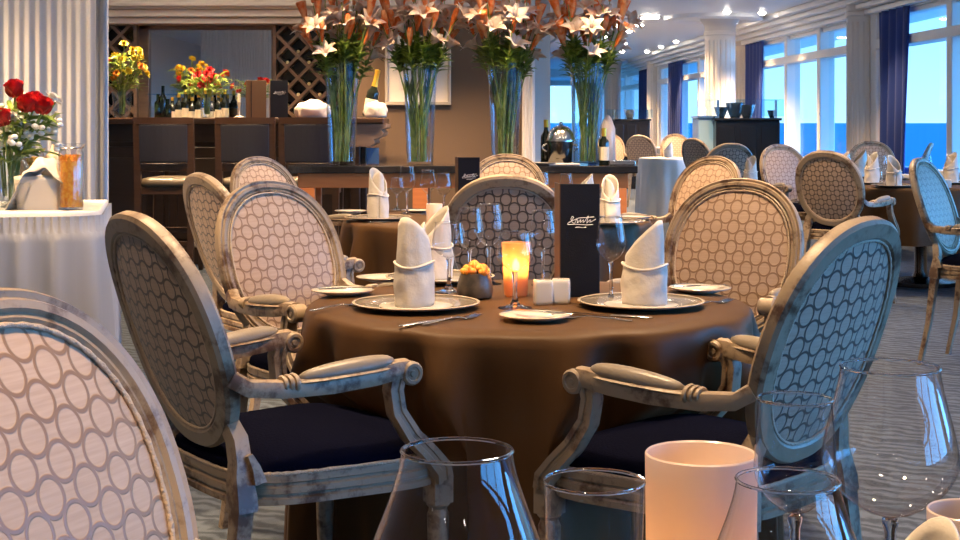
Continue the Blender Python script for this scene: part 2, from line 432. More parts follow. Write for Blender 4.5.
# end of the long room
e = MB(); e.b2(-5.2, 1.90, 42, 42.2, 0, CEIL); e.b2(3.75, 6, 42, 42.2, 0, CEIL)
e.b2(1.90, 3.75, 42, 42.2, 0, SILL); e.b2(1.90, 3.75, 42, 42.2, HEAD - .05, CEIL)
struct(e.build('wall_far', M['white_paint'], smooth=False))
f = MB()
for x in (1.93, 2.72, 3.72): f.b2(x - .05, x + .05, 42.02, 42.15, SILL, HEAD - .05)
f.b2(1.9, 3.75, 42.02, 42.15, SILL, SILL + .06); f.b2(1.9, 3.75, 42.02, 42.15, HEAD - .1, HEAD - .05)
fo = struct(f.build('window_7', M['white_paint'], smooth=False, bevel=.01))
MB().b2(1.92, 3.73, 42.08, 42.09, SILL + .02, HEAD - .06).build('glass_pane', M['pane'], fo, smooth=False)
iw = MB()
iw.add([(.47, 12.75, 0), (.62, 12.75, 0), (1.90, 42, 0), (1.74, 42, 0), (.47, 12.75, CEIL), (.62, 12.75, CEIL), (1.90, 42, CEIL), (1.74, 42, CEIL)],
       [(0, 1, 2, 3), (4, 7, 6, 5), (0, 4, 5, 1), (1, 5, 6, 2), (2, 6, 7, 3), (3, 7, 4, 0)])
struct(iw.build('wall_inner', M['wall_cream'], smooth=False))

# columns
def flute(k, d=.055):
    return lambda a, z: 1 - d * max(0, cos(k * a)) ** .5
def column(Cx, Cy, r, fl=18):
    b = MB()
    b.lathe([(r * 1.28, 0), (r * 1.28, .10), (r * 1.16, .12), (r * 1.20, .16), (r * 1.06, .20)], n=40)
    rows = []
    n = fl * 8
    for z in (.20, .28, .281, 2.28, 2.281, 2.34):
        d = .06 if .28 < z < 2.281 else 0
        rows.append([(r * (1 - d * max(0, cos(fl * 2 * PI * j / n)) ** .5) * cos(2 * PI * j / n), r * (1 - d * max(0, cos(fl * 2 * PI * j / n)) ** .5) * sin(2 * PI * j / n), z) for j in range(n)])
    b.rows(rows)
    b.lathe([(r, 2.34), (r * 1.06, 2.35), (r * 1.06, 2.39), (r * 1.01, 2.40), (r * 1.01, 2.46), (r * 1.10, 2.50), (r * 1.24, 2.54), (r * 1.30, 2.56), (r * 1.30, CEIL)], n=40)
    o = struct(b.build('column', M['col_paint'])); o.location = (Cx, Cy, 0); return o
for (px, Y, r) in ((720, 19.5, .205), (612.5, 33.0, .19)): column(X(px, Y), Y, r)
for Y, r in ((2.0, .2), (9.8, .2), (16.0, .185), (22.25, .19), (30.8, .17)):
    p = wallpt(Y, -.02); column(p.x, p.y, r)
b = MB(); b.b2(-.055, .055, -.10, .16, 0, CEIL)
for k in (-.032, 0, .032): b.b2(k - .009, k + .009, -.112, -.10, .1, CEIL - .15)
po = struct(b.build('column', M['white_paint'], smooth=False, bevel=.004)); po.location = (X(527, 12.6) + .01, 12.6, 0)

# ceiling rings round the columns and long stepped trays
for i, (cx, cy, R) in enumerate(((X(712, 19.5), 19.4, .66), (X(607, 33), 33, .6))):
    b = MB(); b.lathe([(R, CEIL), (R, CEIL - .05), (R - .07, CEIL - .07), (R - .12, CEIL - .07), (R - .14, CEIL - .03), (.3, CEIL - .025), (.3, CEIL)], c=(cx, cy, 0), n=72)
    struct(b.build('trim_%d' % (3 + i), M['ceil']))
b = MB()
for off, z in ((1.15, .035), (1.30, .07), (1.45, .035)):
    rows = []
    for k in range(30):
        Y = 13 + k; x = 4.82 - WANG * Y - off - 1.35 - .012 * (Y - 26) ** 2 / 6
        rows.append([(x - .07, Y, CEIL), (x - .07, Y, CEIL - z), (x + .07, Y, CEIL - z), (x + .07, Y, CEIL)])
    b.rows(rows, closed=False)
struct(b.build('trim_5', M['ceil'], smooth=False))
b = MB(); b.b2(.62, 5, 39.0, 41.9, 2.38, 2.6)
struct(b.build('trim_6', M['ceil'], smooth=False))

# navy drapes
def drape(p0, p1, zb, zt, amp, folds, label, taper=0.0, name='window_drape'):
    n = folds * 10; rows = []
    p0 = Vector(p0); p1 = Vector(p1); d = (p1 - p0); nrm = Vector((-d.y, d.x, 0)).normalized()
    for i in range(25):
        t = i / 24; z = zb + (zt - zb) * t
        k = 1 - taper * (1 - t) ** 1.2
        row = []
        for j in range(n + 1):
            s = j / n
            q = p0 + d * (s * k) + nrm * amp * sin(2 * PI * folds * s + .6 * sin(3 * t + s * 4)) * (1 - .25 * t)
            row.append((q.x, q.y, z))
        rows.append(row)
    b = MB(); b.rows(rows, closed=False)
    o = b.build(name, M['navy'], angle=180, solid=.012)
    return tag(o, label, 'curtain', 'navy drapes along the windows')
def wdrape(Y0, Y1, label, taper=0.12, off=-.05):
    return drape(wallpt(Y0, off), wallpt(Y1, off), 2.34 * .01, 2.34, .035, max(3, int(abs(Y1 - Y0) * 5)), label, taper)
wdrape(15.35, 14.40, 'navy drape hanging right of the big fluted column by the sea windows', .15)
wdrape(21.85, 20.70, 'navy drape just right of the round column behind the black buffet cabinet')
wdrape(28.9, 27.3, 'navy drape to the left of the round column, beside the narrow window')
wdrape(32.9, 31.6, 'short navy drape beside the far small column')
drape((X(541, 41.8), 41.8, 0), (X(549, 41.8), 41.8, 0), .03, 2.3, .05, 3, 'navy drape at the left edge of the window in the far end wall')
drape((X(588, 41.8), 41.8, 0), (X(601, 41.8), 41.8, 0), .03, 2.3, .05, 4, 'navy drape at the right edge of the window in the far end wall')

# sea outside
s_ = MB(); s_.add([(5.9, -4000, -22), (26000, -4000, -22), (26000, 30000, -22), (5.9, 30000, -22)], [(0, 1, 2, 3)])
s_.add([(5.9, 42.6, -22.0), (5.9, 30000, -22), (-12000, 30000, -22), (-12000, 42.6, -22)], [(0, 1, 2, 3)])
struct(s_.build('sea', plain('sea_water', (.015, .20, .34), .8, spec=.1), smooth=False))

struct(MB().b2(.22, 5.5, -8, 44, -.12, -.04).xf(WM).build('bounce_slab', plain('pale_bounce_slab', (.85, .84, .82), .7), smooth=False))  # unseen slab added outside to bounce daylight up onto the ceiling
# ------------------------------------------------------------------ recessed lamps
def make_lamp(square=False):
    r = thing('recessed_light', 'x', 'ceiling light')
    b = MB()
    if square:
        for sx, sy, w_, d_ in ((0, -.062, .26, .014), (0, .062, .26, .014), (-.123, 0, .014, .11), (.123, 0, .014, .11)):
            pass
        m = MB(); m.b2(-.13, .13, -.07, -.058, -.02, 0); m.b2(-.13, .13, .058, .07, -.02, 0); m.b2(-.13, -.118, -.058, .058, -.02, 0); m.b2(.118, .13, -.058, .058, -.02, 0)
        m.build('trim_ring', M['white_paint'], r, smooth=False)
        MB().b2(-.117, .117, -.057, .057, -.038, -.001).build('lens', M['lens'], r, smooth=False, bevel=.01)
    else:
        b.lathe([(.052, -.001), (.075, -.001), (.078, -.010), (.056, -.012), (.052, -.004)], n=24)
        b.build('trim_ring', M['white_paint'], r)
        MB().lathe([(0, -.040), (.022, -.037), (.040, -.025), (.050, -.008), (.050, -.002), (0, -.002)], n=20).build('lens', M['lens'], r)
    return r
roundlamp = Kind(make_lamp()); sqlamp = Kind(make_lamp(True))
def spot(x, y, z, e, ang=95, blend=.7, col=(1, .67, .37), r=.06):
    l = bpy.data.lights.new('downlight', 'SPOT'); l.energy = e; l.spot_size = math.radians(ang); l.spot_blend = blend; l.color = col; l.shadow_soft_size = r
    o = bpy.data.objects.new('downlight', l); COL.objects.link(o); o.location = (x, y, z); return o
vis = [('nearest round downlight on the ceiling ring by the round column', 727, 11), ('round downlight right of the column ring, nearest the cornice', 762, 12), ('round downlight just right of the column below its ring', 736, 21),
       ('round downlight nearest the column on its left side', 676, 41), ('middle round downlight of the row along the window cornice', 661, 46), ('round downlight of the cornice row farthest from the column', 647, 51),
       ('round downlight left of the cornice row, above the small far column', 622, 51), ('small round downlight directly above the small far column', 613, 55)]
for lab, px, py in vis:
    Y = FPX * (CEIL - EYE) / (HORIZON - py); x = X(px, Y)
    roundlamp.put(lab, (x, Y, CEIL - .001), 0, 'round recessed downlights')
    spot(x, Y, CEIL - .05, 320)
rect = [('nearest of the four bright oblong ceiling lamps right of the lilies', 650, 16), ('second nearest of the four bright oblong ceiling lamps', 635, 23.6), ('third of the four bright oblong ceiling lamps', 624, 30), ('farthest of the four bright oblong ceiling lamps, beside the lily leaves', 612, 35.5)]
for lab, px, py in rect:
    Y = FPX * (CEIL - EYE) / (HORIZON - py); x = X(px, Y)
    sqlamp.put(lab, (x, Y, CEIL - .001), 0, 'oblong ceiling lamps')
    spot(x, Y, CEIL - .05, 300, 130)
K_SPOT = 2.7
near = [(.0, 3.0, 58), (-.9, 3.9, 50), (-1.2, 2.0, 15), (.9, 4.1, 50), (1.2, 2.0, 3), (-.35, 1.0, 58), (.75, 5.4, 100), (.6, .6, 10), (-.2, 5.6, 60), (.9, 6.6, 50), (-1.3, 6.4, 45), (-2.1, 4.4, 85), (2.0, 8.2, 55), (3.2, 9.6, 40),  # table downlights plus ones added to brighten bar, lilies, chairs and walls
        (-.9, 8.9, 60), (0, 8.9, 60), (.9, 8.9, 60), (1.7, 12.6, 60), (2.6, 13.5, 40), (-2.6, 10.6, 45), (-1.6, 10.6, 45), (-1.0, -1.2, 12), (1, -1.2, 5), (-3.5, 8.0, 60), (-2.9, 12.0, 80), (-2.1, 12.0, 80), (-1.3, 12.0, 80), (-.8, 7.8, 45), (.05, 7.8, 45), (.9, 7.8, 45), (-3.1, 12.5, 35), (-2.4, 12.5, 35), (-1.7, 12.5, 35), (-1.2, -2.6, 50), (.8, -2.6, 25), (-3, -2.4, 110), (3.6, 14.6, 60), (1.9, 10.7, 70), (-.55, 11.6, 70), (.1, 11.6, 70), (-2.4, 5.2, 100), (2.4, 16.0, 110), (2.0, 21.0, 160), (2.6, 26, 60)]
for x, y, e in near:
    roundlamp.put('round recessed downlight of the set over the tables and added as fill elsewhere', (x, y, CEIL - .001), 0, 'round recessed downlights over the tables')
    spot(x, y, CEIL - .05, e * K_SPOT)
# ------------------------------------------------------------------ oval-back armchair, faces +y
def make_chair():
    root = thing('dining_chair', 'x', 'chair')
    A, B, ZB, YB, TI = .205, .233, .760, -.300, math.radians(19)
    def onback(x, h, v):
        v2 = v + .30 * x * x
        return Vector((x, YB - sin(TI) * h + v2 * cos(TI), ZB + cos(TI) * h + v2 * sin(TI)))
    NS = 2.25
    def oval(t, a, b):
        ct, st = cos(t), sin(t)
        return (a * math.copysign(abs(ct) ** (2 / NS), ct), b * math.copysign(abs(st) ** (2 / NS), st))
    sec = [(-.020, -.013), (-.014, -.018), (.014, -.018), (.021, -.011), (.021, .008), (.016, .015), (.009, .012), (.005, .018), (-.004, .018), (-.008, .012), (-.014, .015), (-.020, .008)]
    rows = []; n = 64
    for i in range(n):
        t = 2 * PI * i / n
        x, h = oval(t, A, B); x2, h2 = oval(t + .02, A, B); x0, h0 = oval(t - .02, A, B)
        d = Vector((x2 - x0, h2 - h0)).normalized(); nr = Vector((d.y, -d.x))
        rows.append([onback(x + nr.x * u, h + nr.y * u, v) for u, v in sec])
    fr = MB(); fr.rows(rows, True, True)
    rsec = [(-.022, -.016), (.022, -.016), (.022, .016), (-.022, .016)]
    for sx in (-1, 1):       # stiles from oval to seat
        p0 = onback(sx * .150, -.180, -.002)
        p = [p0, onback(sx * .166, -.215, -.004), Vector((sx * .172, -.222, .515)), Vector((sx * .178, -.226, .485)), Vector((sx * .188, -.226, .45)), Vector((sx * .192, -.226, .42))]
        fr.tube(p, [.80, .95, .98, 1.05, 1.25, 1.3], sec=rsec, up=(0, 1, 0))
        fr.tube([(sx * .196, -.215, .53), (sx * .200, -.205, .505), (sx * .204, -.200, .475)], [.35, .55, .8], sec=rsec, up=(0, 1, 0))
    fr.build('backrest_frame', M['frame'], root)
    def panel(v0, dome, a, b):
        rows = []
        for k in range(9):
            q = 1 - k / 8 if k < 8 else .02
            rows.append([onback(*[c * q for c in oval(2 * PI * j / 48, a, b)], v0 + dome * (1 - q ** 2.4)) for j in range(48)])
        m = MB(); m.rows(rows, True, False, False, True); return m
    panel(.008, .022, A - .017, B - .017).build('front_upholstery', M['fabric'], root, angle=180)
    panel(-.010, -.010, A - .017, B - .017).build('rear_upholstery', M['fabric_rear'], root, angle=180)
    m = MB()
    for v, off in ((.0125, .0215), (-.0125, .0215)):
        pts = [onback(*oval(2 * PI * j / 96, A - off, B - off), v) for j in range(96)]
        m.loop(pts, [.0042 if j % 2 else .0030 for j in range(96)], 5)
    m.build('gimp_trim', M['gimp'], root, angle=180)
    # seat
    def plan(t, inset=0):
        ct, st = cos(t), sin(t); e = 2 / 4.2
        y = .238 * math.copysign(abs(st) ** e, st); hw = .218 + (.278 - .218) * (y + .238) / .476
        x = hw * math.copysign(abs(ct) ** e, ct)
        k = 1 - inset / .27
        return x * k, y * k
    prof = [(.018, .425), (.000, .428), (.000, .440), (.006, .443), (.006, .447), (0, .450), (0, .462), (.006, .465), (.006, .469), (.001, .472), (.001, .486), (.012, .488)]
    rows = [[(*plan(2 * PI * j / 64, i), z) for j in range(64)] for i, z in prof]
    MB().rows(rows, True, False, True, True).build('seat_rail', M['frame'], root, angle=30)
    rows = []
    for i, z in ((.010, .484), (.006, .495), (.010, .508), (.03, .522), (.07, .533), (.14, .541), (.22, .544), (.262, .545)):
        rows.append([(*plan(2 * PI * j / 64, i), z) for j in range(64)])
    MB().rows(rows, True, False, True, True).build('seat_cushion', M['velvet'], root, angle=180)
    rows = [(*plan(2 * PI * j / 120, .004), .489) for j in range(120)]
    MB().loop([Vector(p) for p in rows], [.0055 if j % 2 else .004 for j in range(120)], 5).build('seat_braid', M['gimp'], root, angle=180)
    # legs
    for sx in (-1, 1):
        m = MB(); m.box((0, 0, .415), (.046, .046, .058))
        m.lathe([(.022, .388), (.025, .382), (.018, .374), (.0235, .36), (.0225, .33), (.013, .045), (.016, .038), (.016, .028), (.011, .018), (.012, 0), (0, 0)][::-1], n=24,
                rmod=lambda a, z: 1 - (.09 * max(0, cos(8 * a)) if .05 < z < .34 else 0))
        o = m.build('leg', M['frame'], root); o.location = (sx * .240, .200, 0)
    for sx in (-1, 1):
        m = MB(); m.tube([(sx * .192, -.226, .45), (sx * .195, -.234, .38), (sx * .198, -.256, .2), (sx * .201, -.300, 0)], [1.05, .95, .75, .6], sec=rsec, up=(0, 1, 0))
        m.build('leg', M['frame'], root)
    # arms
    asec = [(-.5, -.45), (.5, -.45), (.56, 0), (.42, .42), (.18, .5), (-.18, .5), (-.42, .42), (-.56, 0)]
    for sx in (-1, 1):
        m = MB()
        pth = [onback(sx * .203, -.085, .004), Vector((sx * .215, -.225, .664)), Vector((sx * .228, -.16, .658)), Vector((sx * .243, -.06, .660)), Vector((sx * .252, .03, .668)), Vector((sx * .254, .085, .676)), Vector((sx * .254, .112, .678))]
        m.tube(pth, [.034, .034, .036, .038, .039, .039, .036], sec=asec, up=(0, 0, 1))
        bb = MB(); bb.lathe([(0, -.0225), (.006, -.0225), (.007, -.0205), (.013, -.0205), (.0145, -.0235), (.0205, -.0235), (.0245, -.019), (.0250, -.008), (.0235, 0), (.0250, .008), (.0245, .019), (.0205, .0235), (.0145, .0235), (.013, .0205), (.007, .0205), (.006, .0225), (0, .0225)], n=24)
        m.add([(sx * .254 + z, .116 + x, .667 + y) for x, y, z in bb.v], bb.f)
        sup = [(sx * .252, .088, .665), (sx * .254, .080, .635), (sx * .258, .086, .59), (sx * .262, .118, .54), (sx * .263, .158, .50), (sx * .258, .190, .465), (sx * .252, .198, .44)]
        m.tube(sup, [.036, .034, .034, .036, .038, .042, .042], sec=[(-.45, -.5), (-.15, -.5), (-.1, -.40), (.1, -.40), (.15, -.5), (.45, -.5), (.5, 0), (.45, .5), (.15, .5), (.1, .40), (-.1, .40), (-.15, .5), (-.45, .5), (-.5, 0)], up=(1, 0, 0))
        arm = m.build('armrest', M['frame'], root, angle=35)
        p = MB()
        rows = []
        for k in range(19):
            t = k / 18; y = -.125 + .205 * t
            g = max(.05, sin(PI * min(max(t, .008), .992)) ** .30); g *= (.82 + .18 * t)
            xc = sx * (.236 + .017 * min(1, t * 1.2)); zc = .676 + .016 * t ** 1.3
            rows.append([(xc + .0235 * g * cos(2 * PI * j / 16), y, zc + (.026 if sin(2 * PI * j / 16) > 0 else .010) * g * sin(2 * PI * j / 16)) for j in range(16)])
        p.rows(rows, True, False, True, True)
        p.build('arm_pad', M['pad'], arm, angle=180)
        p = MB()
        rows = []
        for k in range(13):      # moulded bead round the foot of the pad
            t = k / 12; y = -.135 + .222 * t
            g = max(.2, sin(PI * min(max(t, .01), .99)) ** .25)
            xc = sx * (.236 + .017 * min(1, t * 1.2)); zc = .669 + .014 * t
            rows.append([(xc + .0265 * g * cos(2 * PI * j / 12), y, zc + .006 * sin(2 * PI * j / 12)) for j in range(12)])
        p.rows(rows, True, False, True, True)
        for k in range(3):
            y = -.136 - .011 * k
            cc = Vector((sx * (.233 - .002 * k), y, .668))
            p.loop([cc + Vector((.021 * cos(2 * PI * j / 14) * (1 - .08 * k), 0, .016 * sin(2 * PI * j / 14) * (1 - .12 * k))) for j in range(14)], .0050, 6)
        p.build('carved_reeds', M['frame'], arm, angle=60)
    return root
chair = Kind(make_chair())
_seats = []
SEATS_ADD = _seats.append
def put_chair(label, px, d, f, group=None, dx=0, dy=0, scale=None):
    fx, fy = f; l = math.hypot(fx, fy); fx /= l; fy /= l
    bx, by = X(px, d) + dx, d + dy
    rz = math.atan2(fy, fx) - PI / 2
    # backrest plane sits .30 behind the chair's origin at mid height
    SEATS_ADD((bx + fx * .30, by + fy * .30, fx, fy))
    return chair.put(label, (bx + fx * .30, by + fy * .30, 0), rz, 'oval-back armchairs', scale)
T1 = (.115, 3.45)
put_chair('armchair seen from behind left of the middle table, its arm reaching past the cloth', 167, 2.93, (.73, .52))
put_chair('armchair with bluish back seen from behind, right in front of the middle brown table', 830, 2.78, (-.74, .67))
put_chair('pale pink armchair facing the camera between the middle table and the bar', 280, 4.35, (.70, -.71))
put_chair('tan armchair facing the camera at the right rear of the middle table', 733, 4.5, (-.5, -.86))
put_chair('armchair with its back to the camera right behind the amber candle and black menu', 506, 5.0, (.02, 1))
put_chair('dark armchair seen from the side in front of the bar stools', 219, 5.15, (.82, .57))
put_chair('pale armchair below the second bar stool, half behind the pink armchair', 266, 7.45, (.75, -.66))
put_chair('pale armchair on the far side of the second table behind the small menu', 507, 8.0, (0, -1))
put_chair('tan armchair half hidden behind the tan one at the right rear of the middle table', 706, 7.55, (-.74, -.67))
put_chair('brown armchair seen from behind in front of the black buffet cabinet', 729, 12.4, (-.1, 1))
put_chair('pale armchair facing the camera between black cabinet and window table', 784, 11.6, (.40, -.92))
put_chair('brown armchair seen from behind at the left end of the window table', 829, 9.15, (.58, .81))
put_chair('armchair cut by the right picture edge, its silvery back turned to the windows', 934, 7.2, (.80, -.60))
put_chair('grey armchair facing the camera behind the window table, below the fluted column', 871, 13.6, (-.25, -1))
put_chair('armchair turned to the left behind the window table, only its curved back edge showing', 922, 12.6, (-.93, .35))
put_chair('large pale armchair in the lower left corner, nearest to the camera', 36, 1.50, (.91, -.41))
put_chair('cream armchair beside the small table with the white cloth', 641, 20.0, (.5, .86))
put_chair('white armchair standing behind the small table with the white cloth', 675, 22.0, (-.2, -1))
put_chair('white armchair far away behind the cream one, left of the small white table', 611, 22.5, (.3, -1))
put_chair('pale armchair just right of the small table with the white cloth', 697, 16.3, (.8, .6))

# ------------------------------------------------------------------ round tables
SEATS = _seats
def pushed(x, y, z):
    for (ox, oy, fx, fy) in SEATS:
        ux = (x - ox) * fy - (y - oy) * fx; uy = (x - ox) * fx + (y - oy) * fy
        lim = .268 if z < .57 else 0
        if abs(ux) < .36 and -.3 < uy < lim:
            k = min(1, (.36 - abs(ux)) / .05) * min(1, (.60 - z) / .06 + .4)
            x += fx * (lim - uy) * k; y += fy * (lim - uy) * k
    return x, y, z
def round_table(cx, cy, R, mat, lab_t, lab_c, folds=11, seed=1, top=.73, amp=.085, fat=1.0, hem=.006):
    t = thing('dining_table', lab_t, 'table', (cx, cy, 0), 0, 'round dining tables')
    MB().lathe([(0, top - .035), (R - .03, top - .035), (R - .015, top - .02), (R - .015, top - .006), (0, top - .006)], n=48).build('tabletop', M['bar_wood'], t)
    MB().lathe([(0, 0), (.26, 0), (.26, .03), (.06, .06), (.045, .1), (.045, top - .06), (.15, top - .036), (0, top - .036)], n=24).build('pedestal', M['darksteel'], t)
    rnd = random.Random(seed)
    ph = [rnd.random() * 6.28 for _ in range(4)]; n = 288
    zs = [top, top, top - .004, top - .014, top - .035, top - .08, top - .15, top - .25, top - .36, top - .48, top - .6, top - .7, .006]
    zs = [top - (top - z) * (top - hem) / (top - .006) for z in zs]
    rs = [0, R * .85, R - .010, R, R + .004]
    b = MB(); rows = []
    for i, z in enumerate(zs):
        if i == 0: rows.append([(cx, cy, top)]); continue
        row = []
        for j in range(n):
            a = 2 * PI * j / n
            dd = (top - z) / top
            w = .55 * sin(folds * a + ph[0] + .8 * sin(2 * a + ph[1])) + .3 * sin((folds * 2 - 3) * a + ph[2]) + .15 * sin(5 * a + ph[3])
            r = rs[i] if i < len(rs) else R + .004 + .03 * dd
            if i >= 3: r += amp * w * min(1, dd * 3.2) ** 1.1 * fat
            row.append(pushed(cx + r * cos(a), cy + r * sin(a), z))
        rows.append(row)
    vs = [p for r in rows for p in r]
    fs = [(0, 1 + j, 1 + (j + 1) % n) for j in range(n)]
    b.add(vs, fs)
    for i in range(1, len(rows) - 1):
        a0 = 1 + (i - 1) * n; b0 = a0 + n
        for j in range(n):
            k = (j + 1) % n
            b.f.append((a0 + j, b0 + j, b0 + k, a0 + k)); b.mi.append(0)
    o = b.build('tablecloth', mat, angle=180)
    tag(o, lab_c, 'tablecloth', 'floor-length tablecloths')
    return t
TOP = .7305
round_table(.12, 3.62, .553, M['brown_cloth'], 'round dining table in the middle, hidden under its brown cloth', 'brown satin cloth falling to the floor over the middle table', 13, 3)
round_table(.08, 6.8, .72, M['brown_cloth'], 'round second table hidden under a brown cloth, in front of the lily vases', 'brown cloth on the second table, in front of the console with lilies', 13, 5)
round_table(.32, .96, .54, M['brown_cloth'], 'round table nearest the camera, hidden under its cloth', 'brown cloth on the nearest table along the bottom edge', 11, 8)
round_table(3.2, 10.5, .74, M['brown_cloth'], 'round dining table by the sea windows under a brown cloth', 'brown cloth on the table by the sea windows', 13, 9, hem=.34, amp=.05)
round_table(1.73, 10.15, .31, M['brown_cloth'], 'small round table mostly hidden behind the tan armchairs', 'brown cloth of the table mostly hidden behind the tan armchairs', 9, 10)
round_table(X(665, 18.4), 18.4, .33, M['white_cloth'], 'small round table under a white cloth in the distance', 'long white cloth over the small table in the distance', 8, 11, amp=.03)
# ------------------------------------------------------------------ tableware
def P(px, py, top=TOP):
    """a point of a table top from the row where a thing touches it"""
    Y = FPX * (EYE - top) / (py - HORIZON); return X(px, Y), Y
def at(px, Y): return X(px, Y), Y

def make_goblet(h, rmax, rrim, bowl_h, foot_r, n=40, peak=.42):
    st = h - bowl_h; m = MB()
    bowl = [(0, st + .0005), (.004, st + .001)]
    for k in range(1, 21):
        u = k / 20
        if u < peak: r = rmax * sin(PI / 2 * (u / peak)) ** .62
        else:
            q = (u - peak) / (1 - peak); q = q * q * (3 - 2 * q) * .6 + q * .4; r = rmax + (rrim - rmax) * q
        bowl.append((r, st + bowl_h * u))
    m.lathe(bowl, n=n)
    m.cur = 1
    m.lathe([(0, 0), (foot_r, 0), (foot_r, .0015), (foot_r * .55, .004), (.0085, .010), (.0046, .022), (.0040, st * .55), (.0044, st - .012), (.0065, st - .004), (.0060, st - .0005), (0, st)], n=24)
    m.loop([(rrim * cos(a), rrim * sin(a), h) for a in [2 * PI * j / n for j in range(n)]], .0012, 6)
    o = m.build('wine_glass', [M['thin_glass'], M['glass']], angle=50)
    o['category'] = 'glass'; o['label'] = 'x'; return o
def make_tumbler(h, r0, r1, n=40):
    m = MB(); m.lathe([(r0, .012), (r1, h)], n=n); m.cur = 1
    m.lathe([(0, 0), (r0 - .002, 0), (r0, .003), (r0, .012), (0, .011)], n=n)
    m.loop([(r1 * cos(a), r1 * sin(a), h) for a in [2 * PI * j / n for j in range(n)]], .0010, 6)
    o = m.build('tumbler_glass', [M['thin_glass'], M['glass']], angle=50)
    o['category'] = 'glass'; o['label'] = 'x'; return o
big_wine = Kind(make_goblet(.238, .0535, .0385, .128, .042, 64, .40))
wide_wine = Kind(make_goblet(.245, .0605, .0345, .145, .045, 64, .40))
white_wine = Kind(make_goblet(.216, .0345, .0310, .098, .034, 48, .40))
mid_wine = Kind(make_goblet(.215, .0385, .0300, .115, .034, 40, .42))
small_wine = Kind(make_goblet(.165, .0350, .0285, .085, .032, 40, .42))
tumbler = Kind(make_tumbler(.155, .0305, .0355, n=56))
GL = 'wine glasses'

# ---- napkin folded into a standing pocket
def make_napkin(seed, w=.052, h=.205, band=.092, lean=0.0, cat='napkin', double=False):
    r = thing('napkin', 'x', 'napkin')
    rnd = random.Random(seed)
    def sheet(rad, hf, puff, z0=0, flat=.78, n=48, tw=0.0):
        rows = []
        for k in range(15):
            t = k / 14
            row = []
            for j in range(n + 1):
                a = 2 * PI * j / n * .985 + tw
                hh = hf(a); z = z0 + (hh - z0) * t
                rr = rad * (1 + puff * sin(PI * min(1, t * 1.1)) - .10 * max(0, (z - .10) / .1) ** 1.5) * (1 + .022 * sin(7 * a + 5 * t + seed) + .02 * sin(3 * a - 9 * t + seed * 2))
                row.append((rr * cos(a) + lean * z, rr * flat * sin(a), z))
            rows.append(row)
        return rows
    def peaky(a):        # tall on +x side sloping down to the other
        q = (1 + cos(a)) / 2
        return band + .012 + (h - band - .012) * q ** .85
    m = MB(); m.rows(sheet(w * .93, peaky, .03, tw=PI), closed=False)
    if double:
        m.rows(sheet(w * .72, lambda a: band + (h * .93 - band) * ((1 + cos(a - 2.5)) / 2) ** .8, .02, flat=.6), closed=False)
    m.build('folded_point', M['napkin'], r, angle=180, solid=.0025)
    m = MB(); m.rows(sheet(w * 1.04, lambda a: band + .006 * sin(2 * a + seed), .05, tw=2.6), closed=False)
    m.loop([(w * 1.085 * (1 + .02 * sin(3 * a)) * cos(a) + lean * band, w * .80 * 1.07 * sin(a), band + .006 * sin(2 * a + seed)) for a in [2 * PI * j / 48 for j in range(48)]], .0018, 6)
    m.build('folded_cuff', M['napkin'], r, angle=180, solid=.003)
    return r
nap_a = Kind(make_napkin(1)); nap_b = Kind(make_napkin(4, h=.215, band=.10, double=True))

# ---- plates
def make_charger():
    r = thing('charger_plate', 'x', 'plate')
    MB().lathe([(0, 0), (.095, 0), (.10, .003), (.150, .012), (.1515, .0145), (.1490, .0150), (.105, .0075), (.09, .0055), (0, .0055)], n=72).build('plate_body', M['charger'], r, angle=60)
    MB().lathe([(.1480, .0148), (.1535, .0140), (.1545, .0158), (.1500, .0172), (.1470, .0158)], n=72).build('pale_rim', M['rimgold'], r, angle=60)
    MB().lathe([(0, .0056), (.088, .0056), (.090, .0066), (.086, .0070), (0, .0066)], n=48).build('plate_well', M['china'], r, angle=60)
    return r
charger = Kind(make_charger())
def make_bread():
    r = thing('bread_plate', 'x', 'plate')
    MB().lathe([(0, 0), (.045, 0), (.05, .003), (.078, .010), (.080, .0125), (.0785, .0130), (.052, .0065), (.045, .0050), (0, .0050)], n=56).build('plate_body', M['china'], r, angle=60)
    MB().lathe([(.0775, .0128), (.0812, .0120), (.0818, .0136), (.0790, .0146)], n=56).build('pale_rim', M['rimgold'], r, angle=60)
    return r
bread = Kind(make_bread())
def make_knife(l=.2):
    r = thing('table_knife', 'x', 'cutlery')
    m = MB(); rows = []
    for t, w, th in ((0, .003, .002), (.04, .006, .004), (.3, .0075, .0055), (.46, .005, .0045), (.5, .006, .003)):
        rows.append([(l * (t - .5), w * cos(a), .003 + th * .5 * sin(a)) for a in [2 * PI * j / 10 for j in range(10)]])
    m.rows(rows, True, False, True, True); m.build('handle', M['steel'], r)
    m = MB(); m.prism([(0, -.004), (l * .42, -.009), (l * .48, -.004), (l * .5, .004), (l * .44, .0065), (0, .005)], .0024, .0040)
    m.v = [(x, z, y) for x, y, z in m.v]; m.build('blade', M['steel'], r)
    return r
def make_fork(l=.19):
    r = thing('table_fork', 'x', 'cutlery')
    m = MB(); rows = []
    for t, w, z in ((0, .003, .003), (.05, .007, .003), (.3, .005, .006), (.55, .003, .008), (.66, .004, .005), (.74, .011, .003), (.80, .0125, .003)):
        rows.append([(l * (t - .5), w * cos(a), z + .0016 * sin(a)) for a in [2 * PI * j / 8 for j in range(8)]])
    m.rows(rows, True, False, True, True); m.build('handle', M['steel'], r)
    for k in range(4):
        y = -.0098 + .0065 * k
        MB().tube([(l * .295, y, .003), (l * .4, y, .0045), (l * .5, y, .0075)], [.0018, .0016, .0009], n=6).build('tine', M['steel'], r)
    return r
knife = Kind(make_knife()); bknife = Kind(make_knife(.15)); fork = Kind(make_fork())

